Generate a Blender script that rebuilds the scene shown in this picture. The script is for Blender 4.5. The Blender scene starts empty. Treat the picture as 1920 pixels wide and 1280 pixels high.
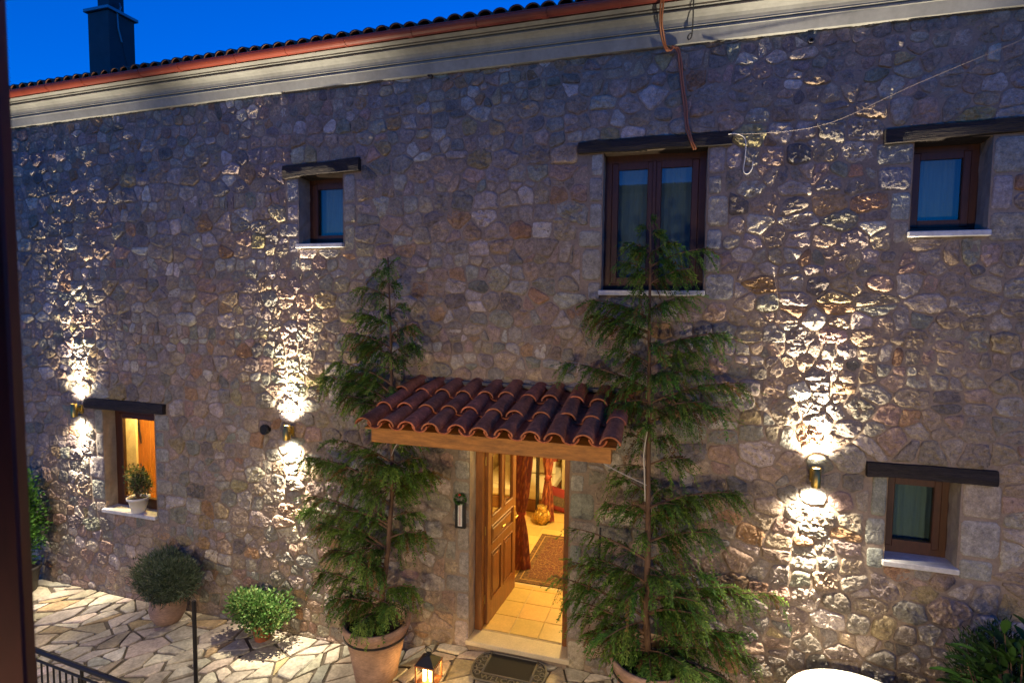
import bpy, bmesh, math, random
import numpy as np
from mathutils import Vector, Matrix
random.seed(7); RNG = np.random.default_rng(7)
C = bpy.context.scene.collection
SC = bpy.context.scene

# ------------------------------------------------------------------ camera
YAW, PITCH, ROLL, FPX = 0.29529, -0.06584, 0.01188, 1039.6
fwd = Vector((-math.sin(YAW)*math.cos(PITCH), math.cos(YAW)*math.cos(PITCH), math.sin(PITCH)))
rt = Vector((math.cos(YAW), math.sin(YAW), 0)); up = rt.cross(fwd)
rt, up = math.cos(ROLL)*rt + math.sin(ROLL)*up, -math.sin(ROLL)*rt + math.cos(ROLL)*up
cam = bpy.data.cameras.new('camera'); camo = bpy.data.objects.new('camera', cam); C.objects.link(camo)
camo.matrix_world = Matrix(((rt.x, up.x, -fwd.x, 0), (rt.y, up.y, -fwd.y, -5.5), (rt.z, up.z, -fwd.z, 4.05), (0, 0, 0, 1)))
cam.sensor_width = 36; cam.lens = FPX/1920*36; cam.clip_start = 0.05; cam.clip_end = 2000
cam.dof.use_dof = True; cam.dof.focus_distance = 5.6; cam.dof.aperture_fstop = 3.2
SC.camera = camo

# ------------------------------------------------------------------ sky (dusk: the sun has gone behind the viewer, no sun lamp)
w = bpy.data.worlds.new("World"); SC.world = w; w.use_nodes = True
bg = w.node_tree.nodes['Background']; sky = w.node_tree.nodes.new('ShaderNodeTexSky')
sky.sky_type = 'NISHITA'; sky.sun_disc = False
sky.sun_elevation = math.radians(5.0); sky.sun_rotation = math.pi
sky.ozone_density = 10.0; sky.dust_density = 0.0; sky.air_density = 1.0
w.node_tree.links.new(sky.outputs[0], bg.inputs[0]); bg.inputs[1].default_value = 0.15
SC.view_settings.view_transform = 'Standard'; SC.view_settings.look = 'None'
SC.view_settings.exposure = 1.5; SC.view_settings.gamma = 1; SC.view_settings.use_curve_mapping = False
WARM = (1.0, 0.85, 0.62); LAMP_W = 60.0; LAMP_N = 520.0; FILL_W = 195.0
SC.cycles.max_bounces = 8; SC.cycles.diffuse_bounces = 4; SC.cycles.transparent_max_bounces = 12
SC.cycles.caustics_reflective = False; SC.cycles.caustics_refractive = False
SC.cycles.sample_clamp_indirect = 4.0
SC.cycles.use_denoising = True

# ------------------------------------------------------------------ materials
def mat(name,  col=(.5, .5, .5), rough=.8, metal=0., noise=None, attr=False, bump=None, emit=None, coord='Position', spec=.5):
    m = bpy.data.materials.new(name); m.use_nodes = True; nt = m.node_tree; N = nt.nodes; L = nt.links
    b = N['Principled BSDF']; b.inputs['Roughness'].default_value = rough; b.inputs['Metallic'].default_value = metal
    b.inputs['Specular IOR Level'].default_value = spec
    b.inputs['Base Color'].default_value = (*col, 1)
    geo = N.new('ShaderNodeNewGeometry')
    src = None
    if attr:
        a = N.new('ShaderNodeAttribute'); a.attribute_name = 'tint'; src = a.outputs['Color']
    for (sc, amt, det, stretch) in (noise or []):
        mp = N.new('ShaderNodeMapping'); mp.inputs['Scale'].default_value = stretch
        L.new(geo.outputs['Position'], mp.inputs['Vector'])
        t = N.new('ShaderNodeTexNoise'); t.inputs['Scale'].default_value = sc; t.inputs['Detail'].default_value = det
        t.inputs['Roughness'].default_value = .65
        L.new(mp.outputs[0], t.inputs['Vector'])
        r = N.new('ShaderNodeMapRange'); r.inputs['From Min'].default_value = .3; r.inputs['From Max'].default_value = .7
        r.inputs['To Min'].default_value = 1-amt; r.inputs['To Max'].default_value = 1+amt
        L.new(t.outputs['Fac'], r.inputs['Value'])
        mx = N.new('ShaderNodeMix'); mx.data_type = 'RGBA'; mx.blend_type = 'MULTIPLY'; mx.inputs[0].default_value = 1
        if src is None: mx.inputs[6].default_value = (*col, 1)
        else: L.new(src, mx.inputs[6])
        L.new(r.outputs[0], mx.inputs[7]); src = mx.outputs[2]
    if src is not None: L.new(src, b.inputs['Base Color'])
    prev = None
    for (sc, strength, dist, stretch) in (bump or []):
        mp = N.new('ShaderNodeMapping'); mp.inputs['Scale'].default_value = stretch
        L.new(geo.outputs['Position'], mp.inputs['Vector'])
        t = N.new('ShaderNodeTexNoise'); t.inputs['Scale'].default_value = sc; t.inputs['Detail'].default_value = 4
        L.new(mp.outputs[0], t.inputs['Vector'])
        bp = N.new('ShaderNodeBump'); bp.inputs['Strength'].default_value = strength; bp.inputs['Distance'].default_value = dist
        L.new(t.outputs['Fac'], bp.inputs['Height'])
        if prev is not None: L.new(prev, bp.inputs['Normal'])
        prev = bp.outputs[0]
    if prev is not None: L.new(prev, b.inputs['Normal'])
    if emit:
        b.inputs['Emission Color'].default_value = (*emit[0], 1); b.inputs['Emission Strength'].default_value = emit[1]
    return m
U1 = (1, 1, 1)
M = {}
def ridge_bump(m, scale, strength, dist):
    nt = m.node_tree; N = nt.nodes; L = nt.links; b = N['Principled BSDF']
    geo = N.new('ShaderNodeNewGeometry'); t = N.new('ShaderNodeTexNoise'); t.noise_type = 'RIDGED_MULTIFRACTAL'; t.inputs['Scale'].default_value = scale
    t.inputs['Detail'].default_value = 6; t.inputs['Roughness'].default_value = .7; L.new(geo.outputs['Position'], t.inputs['Vector'])
    bp = N.new('ShaderNodeBump'); bp.inputs['Strength'].default_value = strength; bp.inputs['Distance'].default_value = dist; L.new(t.outputs['Fac'], bp.inputs['Height'])
    if b.inputs['Normal'].links: L.new(b.inputs['Normal'].links[0].from_socket, bp.inputs['Normal'])
    L.new(bp.outputs[0], b.inputs['Normal'])
M['stone'] = mat('rubble stone', attr=True, rough=1.0, noise=[(7, .25, 4, U1), (26, .3, 5, U1), (90, .25, 4, U1)], bump=[(70, .9, .011, U1), (190, .9, .005, U1)], spec=.08)
ridge_bump(M['stone'], 26, .5, .014)
M['mortar'] = mat('lime mortar', (.26, .205, .16), .95, noise=[(3, .2, 3, U1), (40, .18, 4, U1)], bump=[(60, .5, .006, U1), (220, .5, .002, U1)], spec=.2)
M['reveal'] = mat('reveal plaster', (.36, .30, .23), .9, noise=[(8, .2, 4, U1)], bump=[(50, .5, .006, U1)], spec=.2)
M['cornice'] = mat('painted cornice plaster', (.25, .252, .24), .8, noise=[(2, .18, 3, U1), (20, .1, 4, U1)], bump=[(70, .15, .003, U1)])
M['gutter'] = mat('red painted gutter metal', (.24, .045, .024), .45, noise=[(4, .15, 3, U1)])
M['fascia'] = mat('brown fascia wood', (.10, .05, .03), .7, noise=[(20, .3, 4, (1, 8, 8))])
M['rooftile'] = mat('roof clay tile', (.16, .07, .045), .85, noise=[(6, .25, 4, U1), (40, .2, 4, U1)], bump=[(80, .3, .003, U1)])
M['tile'] = mat('canopy clay tile', (.36, .115, .065), .95, spec=.12, attr=True, noise=[(5, .35, 5, U1), (22, .3, 5, U1), (60, .2, 4, U1)], bump=[(90, .3, .003, U1)])
M['beamwood'] = mat('varnished pine', (.35, .145, .027), .65, noise=[(5, .45, 4, (1, 6, 6)), (30, .2, 4, (1, 12, 12))], bump=[(20, .2, .003, (1, 10, 10))])
M['doorwood'] = mat('brown door wood', (.20, .075, .022), .38, noise=[(5, .3, 4, (6, 6, 1)), (30, .2, 4, (12, 12, 1))], bump=[(20, .15, .002, (10, 10, 1))])
M['framewood'] = mat('dark window wood', (.055, .017, .007), .5, noise=[(6, .3, 4, (6, 6, 1)), (30, .25, 4, (12, 12, 1))])
M['lintel'] = mat('old black beam', (.026, .019, .016), .8, noise=[(5, .55, 4, (1, 6, 6)), (25, .5, 4, (.6, 12, 12))], bump=[(14, 1.0, .02, (.7, 9, 9)), (60, .7, .006, (.5, 9, 9))])
M['marble'] = mat('white marble sill', (.58, .57, .55), .5, noise=[(5, .22, 5, (1, 2, 2)), (20, .16, 4, U1)])
M['threshold'] = mat('pale stone threshold', (.55, .47, .33), .6, noise=[(6, .1, 4, U1), (60, .12, 4, U1)], bump=[(120, .2, .002, U1)])
M['paver'] = mat('crazy paving stone', attr=True, rough=.62, noise=[(1.6, .25, 4, U1), (6, .3, 5, U1), (30, .28, 5, U1)], bump=[(18, .4, .012, U1), (90, .35, .004, U1)], spec=.4)
M['ground'] = mat('dark paving joint mortar', (.12, .098, .072), .95, noise=[(4, .3, 4, U1), (50, .3, 4, U1)], bump=[(60, .6, .008, U1)])
M['terracotta'] = mat('weathered terracotta', (.40, .255, .165), .9, noise=[(4, .3, 4, U1), (24, .25, 4, (1, 1, 3))], bump=[(40, .3, .004, (1, 1, 3))])
M['terracotta2'] = mat('orange terracotta', (.48, .15, .06), .75, noise=[(10, .15, 4, U1)])
M['soil'] = mat('potting soil', (.03, .02, .014), 1, bump=[(60, .8, .02, U1)])
M['whitepot'] = mat('white plastic pot', (.7, .68, .64), .4)
M['brass'] = mat('brushed brass', (.50, .36, .10), .42, 1.0, noise=[(30, .12, 3, (1, 1, .1))])
M['blackmetal'] = mat('black painted metal', (.012, .012, .014), .45)
M['blackrubber'] = mat('black rubber', (.018, .017, .016), .75, bump=[(200, .3, .002, U1)])
M['greyrubber'] = mat('grey rubber relief', (.11, .10, .085), .6)
M['shutter'] = mat('dark red painted shutter', (.12, .017, .011), .55, noise=[(8, .2, 4, (6, 6, 1))])
M['bark'] = mat('brown bark', (.13, .075, .045), .95, noise=[(20, .35, 4, (1, 1, .4))], bump=[(50, .8, .01, (1, 1, .3))])
M['chimney'] = mat('grey chimney render', (.075, .07, .075), .9, noise=[(6, .12, 4, U1)])
M['capmetal'] = mat('blue grey sheet metal', (.22, .27, .3), .4, .6)
M['copper'] = mat('copper coloured cable sheath', (.30, .10, .035), .4)
M['whitecable'] = mat('white cable', (.6, .57, .5), .5)
M['floortile'] = mat('cream floor tile', attr=True, rough=.3, noise=[(6, .1, 4, U1), (40, .08, 4, U1)])
M['grout'] = mat('pale grout', (.55, .45, .28), .9)
M['roomwall'] = mat('cream room plaster', (.62, .50, .30), .9, noise=[(3, .06, 3, U1)])
M['orangewood'] = mat('honey wood panel', (.55, .23, .05), .5, noise=[(4, .25, 4, (8, 8, 1)), (20, .2, 4, (14, 14, 1))])
M['drape'] = mat('rust red drape', attr=True, rough=.7, noise=[(25, .45, 4, (1, 1, .5))])
M['redcloth'] = mat('red cloth', (.15, .01, .01), .9)
M['darkcloth'] = mat('dark patterned cloth', (.07, .05, .03), .9, noise=[(30, .6, 3, U1)])
M['whitecloth'] = mat('white cloth', (.75, .7, .58), .9, bump=[(12, .5, .02, U1)])
M['gold'] = mat('gilded ceramic', (.55, .36, .1), .3, .7, noise=[(30, .6, 4, U1)])
M['glassdark'] = None
M['tablewhite'] = mat('white table top', (.62, .60, .54), .4, noise=[(8, .04, 3, U1)])
M['curtain'] = mat('grey net curtain', (.20, .23, .24), .9, noise=[(20, .12, 3, (3, 1, .2))])
M['scale'] = mat('white scale plate', (.75, .74, .7), .5)
M['redflower'] = mat('red flower', (.4, .02, .02), .7)
M['lens'] = mat('lamp lens', (.9, .9, .9), .3, emit=((1, .93, .8), 40))
M['battenlens'] = mat('warm lamp diffuser', (.8, .75, .6), .4, emit=((1, .72, .30), 5.0))
M['candle'] = mat('candle wax', (.8, .7, .45), .5, emit=((1, .62, .2), 2.2))
M['flame'] = mat('candle flame', (1, .8, .4), .5, emit=((1, .68, .26), 30))
M['lanternwood'] = mat('copper lantern frame', (.45, .19, .08), .4, .4)
M['lanternroof'] = mat('dark lantern roof', (.03, .032, .034), .5, .5)

def glass_mat(name, tint, clear):
    m = bpy.data.materials.new(name); m.use_nodes = True; nt = m.node_tree; N = nt.nodes; L = nt.links
    N.remove(N['Principled BSDF']); out = N['Material Output']
    g = N.new('ShaderNodeBsdfGlossy'); g.inputs['Roughness'].default_value = .015
    t = N.new('ShaderNodeBsdfTransparent'); t.inputs['Color'].default_value = (*tint, 1)
    f = N.new('ShaderNodeFresnel'); f.inputs['IOR'].default_value = clear
    ge = N.new('ShaderNodeNewGeometry'); mu = N.new('ShaderNodeMath'); mu.operation = 'MULTIPLY'; sb = N.new('ShaderNodeMath'); sb.operation = 'SUBTRACT'; sb.inputs[0].default_value = 1
    L.new(ge.outputs['Backfacing'], sb.inputs[1]); L.new(f.outputs[0], mu.inputs[0]); L.new(sb.outputs[0], mu.inputs[1])
    mx = N.new('ShaderNodeMixShader'); L.new(mu.outputs[0], mx.inputs[0]); L.new(t.outputs[0], mx.inputs[1]); L.new(g.outputs[0], mx.inputs[2])
    L.new(mx.outputs[0], out.inputs[0]); return m
M['glass'] = glass_mat('window glass', (.8, .88, .86), 1.8)
M['clearglass'] = glass_mat('clear glass', (.95, .93, .88), 1.4)

def leaf_mat(name, trans=.35, rough=.6):
    m = bpy.data.materials.new(name); m.use_nodes = True; nt = m.node_tree; N = nt.nodes; L = nt.links
    b = N['Principled BSDF']; b.inputs['Roughness'].default_value = rough; b.inputs['Specular IOR Level'].default_value = .3
    a = N.new('ShaderNodeAttribute'); a.attribute_name = 'tint'; L.new(a.outputs['Color'], b.inputs['Base Color'])
    tr = N.new('ShaderNodeBsdfTranslucent'); L.new(a.outputs['Color'], tr.inputs['Color'])
    mx = N.new('ShaderNodeMixShader'); mx.inputs[0].default_value = trans
    L.new(b.outputs[0], mx.inputs[1]); L.new(tr.outputs[0], mx.inputs[2]); L.new(mx.outputs[0], N['Material Output'].inputs[0])
    return m
M['leaf'] = leaf_mat('green leaf')

def rug_mat():
    m = mat('woven rug', (.2, .06, .03), .95); nt = m.node_tree; N = nt.nodes; L = nt.links; b = N['Principled BSDF']
    geo = N.new('ShaderNodeTexCoord')
    v = N.new('ShaderNodeTexVoronoi'); v.inputs['Scale'].default_value = 17; v.feature = 'DISTANCE_TO_EDGE'
    n = N.new('ShaderNodeTexNoise'); n.inputs['Scale'].default_value = 9; n.inputs['Detail'].default_value = 2
    mv = N.new('ShaderNodeMix'); mv.data_type = 'RGBA'; mv.inputs[0].default_value = .12
    L.new(geo.outputs['Object'], mv.inputs[6]); L.new(n.outputs['Color'], mv.inputs[7]); L.new(geo.outputs['Object'], n.inputs['Vector'])
    L.new(mv.outputs[2], v.inputs['Vector'])
    r = N.new('ShaderNodeValToRGB'); r.color_ramp.interpolation = 'CONSTANT'
    e = r.color_ramp.elements; e[0].position = 0; e[0].color = (.16, .09, .035, 1); e[1].position = .06; e[1].color = (.085, .018, .015, 1)
    k = e.new(.2); k.color = (.05, .025, .012, 1); k = e.new(.27); k.color = (.11, .04, .018, 1)
    L.new(v.outputs['Distance'], r.inputs['Fac']); L.new(r.outputs['Color'], b.inputs['Base Color']); return m
M['rug'] = rug_mat()
M['rugborder'] = mat('rug border', (.10, .05, .022), .95, noise=[(28, .7, 2, U1)])

# ------------------------------------------------------------------ object helpers
WL = {}
def put(o, origin, parent):
    C.objects.link(o); o.parent = parent
    base = WL[parent.name] if parent else Vector((0, 0, 0))
    o.location = Vector(origin) - base; WL[o.name] = Vector(origin); return o
def obj(name, V, F, m, parent=None, origin=None, smooth=False, tint=None, ftint=None):
    """one mesh object; V world coordinates (n,3), F list or array of faces"""
    V = np.asarray(V, dtype=np.float32).reshape(-1, 3)
    if origin is None:
        lo, hi = V.min(0), V.max(0); origin = ((lo[0]+hi[0])/2, (lo[1]+hi[1])/2, lo[2])
    me = bpy.data.meshes.new(name); V = V - np.asarray(origin, dtype=np.float32)
    if isinstance(F, np.ndarray):
        k = F.shape[1]; me.vertices.add(len(V)); me.vertices.foreach_set('co', V.ravel())
        me.loops.add(F.size); me.loops.foreach_set('vertex_index', F.ravel().astype(np.int32))
        me.polygons.add(len(F)); me.polygons.foreach_set('loop_start', np.arange(len(F), dtype=np.int32)*k)
        me.update(calc_edges=True); me.validate()
    else:
        me.from_pydata(V.tolist(), [], [list(map(int, f)) for f in F]); me.update()
    if tint is not None:
        t = np.asarray(tint, dtype=np.float32)
        if t.ndim == 1: t = np.tile(t, (len(V), 1))
        a = me.color_attributes.new('tint', 'FLOAT_COLOR', 'POINT')
        a.data.foreach_set('color', np.hstack([t, np.ones((len(t), 1), np.float32)]).ravel())
    me.materials.append(m)
    if smooth: me.polygons.foreach_set('use_smooth', np.ones(len(me.polygons), dtype=bool))
    o = bpy.data.objects.new(name, me); return put(o, origin, parent)
def empty(name, loc, parent=None):
    o = bpy.data.objects.new(name, None); o.empty_display_size = .1; return put(o, loc, parent)
def tag(o, label=None, cat=None, group=None, kind=None):
    if label: o['label'] = label
    if cat: o['category'] = cat
    if group: o['group'] = group
    if kind: o['kind'] = kind
    return o
def thing(name, loc, label, cat, group=None): return tag(empty(name, loc), label, cat, group)
def inst(src, loc, parent, name=None):
    o = src.copy(); put(o, loc, parent); return o
class MB:
    def __init__(s): s.V = []; s.F = []
    def add(s, V, F):
        b = len(s.V); s.V += [tuple(v) for v in V]; s.F += [[i+b for i in f] for f in F]; return s
    def box(s, x0, x1, y0, y1, z0, z1, bev=0):
        if bev <= 0:
            V = [(x, y, z) for z in (z0, z1) for y in (y0, y1) for x in (x0, x1)]
            return s.add(V, [(0, 2, 3, 1), (4, 5, 7, 6), (0, 1, 5, 4), (2, 6, 7, 3), (0, 4, 6, 2), (1, 3, 7, 5)])
        bm = bmesh.new(); bmesh.ops.create_cube(bm, size=1)
        for v in bm.verts: v.co = Vector(((x0+x1)/2+v.co.x*(x1-x0), (y0+y1)/2+v.co.y*(y1-y0), (z0+z1)/2+v.co.z*(z1-z0)))
        bmesh.ops.bevel(bm, geom=list(bm.edges), offset=bev, segments=1, profile=.5, affect='EDGES')
        s.add([v.co for v in bm.verts], [[v.index for v in f.verts] for f in bm.faces]); bm.free(); return s
    def tube(s, pts, r, n=8, caps=True):
        pts = [Vector(p) for p in pts]; rs = [float(q) for q in r] if isinstance(r, (list, tuple)) else [float(r)]*len(pts)
        V = []; ref = None
        for i, p in enumerate(pts):
            d = (pts[min(i+1, len(pts)-1)] - pts[max(i-1, 0)]).normalized()
            a = ref if ref is not None else (Vector((1, 0, 0)) if abs(d.x) < .8 else Vector((0, 1, 0)))
            e1 = (a - d*a.dot(d)); e1 = e1.normalized() if e1.length > 1e-6 else d.orthogonal().normalized(); ref = e1; e2 = d.cross(e1)
            V += [p + rs[i]*(math.cos(2*math.pi*k/n)*e1 + math.sin(2*math.pi*k/n)*e2) for k in range(n)]
        F = [(i*n+k, i*n+(k+1) % n, (i+1)*n+(k+1) % n, (i+1)*n+k) for i in range(len(pts)-1) for k in range(n)]
        if caps: F += [tuple(range(n-1, -1, -1)), tuple(range((len(pts)-1)*n, len(pts)*n))]
        return s.add(V, F)
    def lathe(s, cx, cy, prof, n=32):
        V = [(cx+r*math.cos(2*math.pi*k/n), cy+r*math.sin(2*math.pi*k/n), z) for r, z in prof for k in range(n)]
        F = [(i*n+k, i*n+(k+1) % n, (i+1)*n+(k+1) % n, (i+1)*n+k) for i in range(len(prof)-1) for k in range(n)]
        return s.add(V, F)
    def extr_x(s, prof, xs, dz=lambda x: 0):
        """profile [(y,z)] swept along x with a height offset"""
        n = len(prof); V = [(x, y, z+dz(x)) for x in xs for y, z in prof]
        F = [(i*n+k, (i+1)*n+k, (i+1)*n+(k+1) % n, i*n+(k+1) % n) for i in range(len(xs)-1) for k in range(n)]
        F += [tuple(range(n)), tuple(range(len(xs)*n-1, (len(xs)-1)*n-1, -1))]
        return s.add(V, F)
    def build(s, name, m, parent=None, smooth=False, tint=None, origin=None):
        return obj(name, s.V, s.F, m, parent, smooth=smooth, tint=tint, origin=origin)

def hash3(x, y, z, seed):
    h = (x.astype(np.int64)*374761393 + y.astype(np.int64)*668265263 + z.astype(np.int64)*1274126177 + seed*974711) & 0xffffffff
    h = ((h ^ (h >> 13))*1103515245) & 0xffffffff; h = (h ^ (h >> 16))*2654435761 & 0xffffffff
    return ((h >> 8) & 0xffff)/32767.5 - 1
def vnoise(P, scale, seed=0):
    Q = np.asarray(P, float)*scale; I = np.floor(Q).astype(np.int64); f = Q-I; f = f*f*(3-2*f); r = 0
    for dx in (0, 1):
        for dy in (0, 1):
            for dz in (0, 1):
                wgt = (f[:, 0] if dx else 1-f[:, 0])*(f[:, 1] if dy else 1-f[:, 1])*(f[:, 2] if dz else 1-f[:, 2])
                r = r + wgt*hash3(I[:, 0]+dx, I[:, 1]+dy, I[:, 2]+dz, seed)
    return r
def vary(c, a=.12):
    k = 1+random.uniform(-a, a); return tuple(max(0, v*k*(1+random.uniform(-a, a)*.35)) for v in c)

# ------------------------------------------------------------------ cells (used for the rubble wall and the crazy paving)
def clip(poly, nx, nz, d):
    """keep nx*x+nz*z <= d"""
    out = []; n = len(poly)
    for i in range(n):
        a = poly[i]; b = poly[(i+1) % n]; da = nx*a[0]+nz*a[1]-d; db = nx*b[0]+nz*b[1]-d
        if da <= 0: out.append(a)
        if da*db < 0:
            t = da/(da-db); out.append((a[0]+t*(b[0]-a[0]), a[1]+t*(b[1]-a[1])))
    return out
def cells(sites, gap, aspect=1.0, reach=.9, obstacles=(), bounds=None):
    """sites (x,z,r); power diagram with z stretched by aspect; returns polygons inset by gap"""
    S = [(x, z*aspect, r) for x, z, r in sites]; g = .3; grid = {}
    for i, (x, z, r) in enumerate(S): grid.setdefault((int(x//g), int(z//g)), []).append(i)
    out = []; R = int(reach//g)+1
    for i, (x, z, r) in enumerate(S):
        h = .6; poly = [(x-h, z-h), (x+h, z-h), (x+h, z+h), (x-h, z+h)]
        gx, gz = int(x//g), int(z//g); nb = []
        for ax in range(gx-R, gx+R+1):
            for az in range(gz-R, gz+R+1): nb += grid.get((ax, az), [])
        nb = sorted(((S[j][0]-x)**2+(S[j][1]-z)**2, j) for j in nb if j != i)[:26]
        gp = gap*random.choice([random.uniform(.4, 1.0), random.uniform(.8, 1.7)])
        for d2, j in nb:
            if d2 < 1e-9: continue
            d = math.sqrt(d2); ux, uz = (S[j][0]-x)/d, (S[j][1]-z)/d
            t = (d2 + r*r - S[j][2]**2)/(2*d)
            poly = clip(poly, ux, uz, ux*x+uz*z+t-gp)
            if len(poly) < 3: break
        if len(poly) < 3: continue
        poly = [(a, b/aspect) for a, b in poly]; zz = z/aspect
        for (x0, x1, z0, z1) in obstacles:
            if max(p[0] for p in poly) < x0-gp or min(p[0] for p in poly) > x1+gp or max(p[1] for p in poly) < z0-gp or min(p[1] for p in poly) > z1+gp: continue
            sep = [(x0-x, (1, 0, x0-gp)), (x-x1, (-1, 0, -x1-gp)), (z0-zz, (0, 1, z0-gp)), (zz-z1, (0, -1, -z1-gp))]
            s = max(sep, key=lambda q: q[0]); poly = clip(poly, *s[1])
            if len(poly) < 3: break
        if len(poly) >= 3 and bounds:
            for c in ((1, 0, bounds[1]), (-1, 0, -bounds[0]), (0, 1, bounds[3]), (0, -1, -bounds[2])):
                poly = clip(poly, *c)
                if len(poly) < 3: break
        if len(poly) < 3: continue
        out.append(poly)
    return out
def area(p): return .5*abs(sum(p[i][0]*p[(i+1) % len(p)][1]-p[(i+1) % len(p)][0]*p[i][1] for i in range(len(p))))
def chaikin(p, q):
    out = []
    for i in range(len(p)):
        a, b = p[i], p[(i+1) % len(p)]
        out += [(a[0]+q*(b[0]-a[0]), a[1]+q*(b[1]-a[1])), (a[0]+(1-q)*(b[0]-a[0]), a[1]+(1-q)*(b[1]-a[1]))]
    return out
def resample(p, n):
    P = np.array(p+[p[0]]); s = np.r_[0, np.cumsum(np.hypot(*np.diff(P, axis=0).T))]
    t = np.linspace(0, s[-1], n, endpoint=False); return np.c_[np.interp(t, s, P[:, 0]), np.interp(t, s, P[:, 1])]
def darts(x0, x1, z0, z1, tiers, aspect, forbid=()):
    S = []; g = .35; grid = {}
    for r, tries in tiers:
        for _ in range(tries):
            x, z = random.uniform(x0, x1), random.uniform(z0, z1)
            if any(a-.03 < x < b+.03 and c-.03 < z < d+.03 for a, b, c, d in forbid): continue
            rr = r*random.uniform(.85, 1.2); za = z*aspect; ok = True; gx, gz = int(x//g), int(za//g)
            for ax in (gx-1, gx, gx+1):
                for az in (gz-1, gz, gz+1):
                    for (X, Z, R) in grid.get((ax, az), ()):
                        if (X-x)**2+(Z-za)**2 < (R+rr)**2*.82: ok = False; break
                    if not ok: break
                if not ok: break
            if ok: grid.setdefault((gx, gz), []).append((x, za, rr)); S.append((x, z, rr))
    return S

# ------------------------------------------------------------------ ground
def gh(x):
    t = min(1, max(0, (x+3.3)/1.0)); return .28*t*t*(3-2*t)
xs = [-400, -60, -20] + list(np.arange(-12, 6.01, .15)) + [12, 60, 400]; ys = [-400, -60, -20, -8, -4, -2, -1, -.5, 0, .3, 20, 400]
V = [(x, y, gh(x)-.012) for y in ys for x in xs]; n = len(xs)
F = [(j*n+i, j*n+i+1, (j+1)*n+i+1, (j+1)*n+i) for j in range(len(ys)-1) for i in range(n-1)]
ground = tag(obj('courtyard_ground', V, F, M['ground'], origin=(0, 0, 0)), 'courtyard floor of irregular pale paving stones with dark joints', None, None, 'structure')
PAVE = [((.46, .40, .30), 5), ((.42, .37, .29), 4), ((.52, .46, .36), 3), ((.40, .30, .16), 1.3), ((.30, .245, .17), 1.6), ((.34, .31, .26), 2)]
pv = darts(-9.9, 1.9, -3.4, .1, [(.19, 500), (.14, 2500), (.10, 4000), (.075, 2500)], 1.0)
ang = .5; ca, sa = math.cos(ang), math.sin(ang); pv2 = [((x*ca - y*sa)*1.45, (x*sa + y*ca)*.78, r) for x, y, r in pv]
pc = []
for poly in cells(pv2, .0145, 1.0):
    q = [(a/1.45, b/.78) for a, b in poly]; q = [(a*ca+b*sa, -a*sa+b*ca) for a, b in q]
    for c in ((0, 1, -.01), (0, -1, 3.4), (1, 0, 1.9), (-1, 0, 9.9)):
        q = clip(q, *c)
        if len(q) < 3: break
    if len(q) >= 3 and area(q) > .004: pc.append(q)
camp = Vector((0, -5.5, 4.05))
def ppix(P):
    d = Vector(P)-camp; k = d.dot(fwd)
    return (960+FPX*d.dot(rt)/k, 640-FPX*d.dot(up)/k, k) if k > .1 else (-9e3, -9e3, 1)
def inframe(P, m=60):
    u, v, k = ppix(P); return -m < u < 1920+m and -m < v < 1280+m
def paver_mesh(q):
    q = chaikin(q, .05 if random.random() < .7 else .15); n = len(q); cx = sum(a for a, b in q)/n; cy = sum(b for a, b in q)/n
    h = random.uniform(.010, .024); tx, ty = random.uniform(-.012, .012), random.uniform(-.012, .012); V = []
    for s, k in ((1, 0), (.99, .7), (.94, 1)):
        for a, b in q: V.append((cx+(a-cx)*s + random.uniform(-.007, .007), cy+(b-cy)*s, gh(a)-.014+(h+.004)*k+(tx*(a-cx)+ty*(b-cy))*k*3))
    F = [(i*n+j, i*n+(j+1) % n, (i+1)*n+(j+1) % n, (i+1)*n+j) for i in (0, 1) for j in range(n)] + [tuple(range(2*n, 3*n))]
    return V, F
def ccw(p): return p if sum(p[i][0]*p[(i+1) % len(p)][1]-p[(i+1) % len(p)][0]*p[i][1] for i in range(len(p))) > 0 else p[::-1]
pc = [ccw(q) for q in pc]; cutp = []
for q in pc:
    if area(q) > .05 and random.random() < .45:
        a = random.uniform(0, math.pi); nx_, ny_ = math.cos(a), math.sin(a); m0 = sum(x*nx_+y*ny_ for x, y in q)/len(q)+random.uniform(-.06, .06); g = random.uniform(.006, .012)
        for h in (clip(q, nx_, ny_, m0-g), clip(q, -nx_, -ny_, -m0-g)):
            if len(h) > 2 and area(h) > .003: cutp.append(h)
    else: cutp.append(q)
pc = cutp
def pscore(q):
    c = (sum(a for a, b in q)/len(q), sum(b for a, b in q)/len(q), gh(q[0][0])); u, v, k = ppix(c)
    return area(q)/k**2 if inframe(c, 40) else 0
pc.sort(key=pscore, reverse=True); pr = ([], [], [])
names = random.choices([c for c, _ in PAVE], [k for _, k in PAVE], k=len(pc))
for i, q in enumerate(pc):
    V, F = paver_mesh(q); col = vary(names[i], .15)
    if i < 290 and pscore(q) > 0: obj('paving_stone', V, F, M['paver'], ground, tint=col)
    else: b = len(pr[0]); pr[0].extend(V); pr[1].extend([[k+b for k in f] for f in F]); pr[2].extend([col]*len(V))
tag(obj('outer_paving', pr[0], pr[1], M['paver'], ground, tint=pr[2]), kind='stuff')

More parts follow.
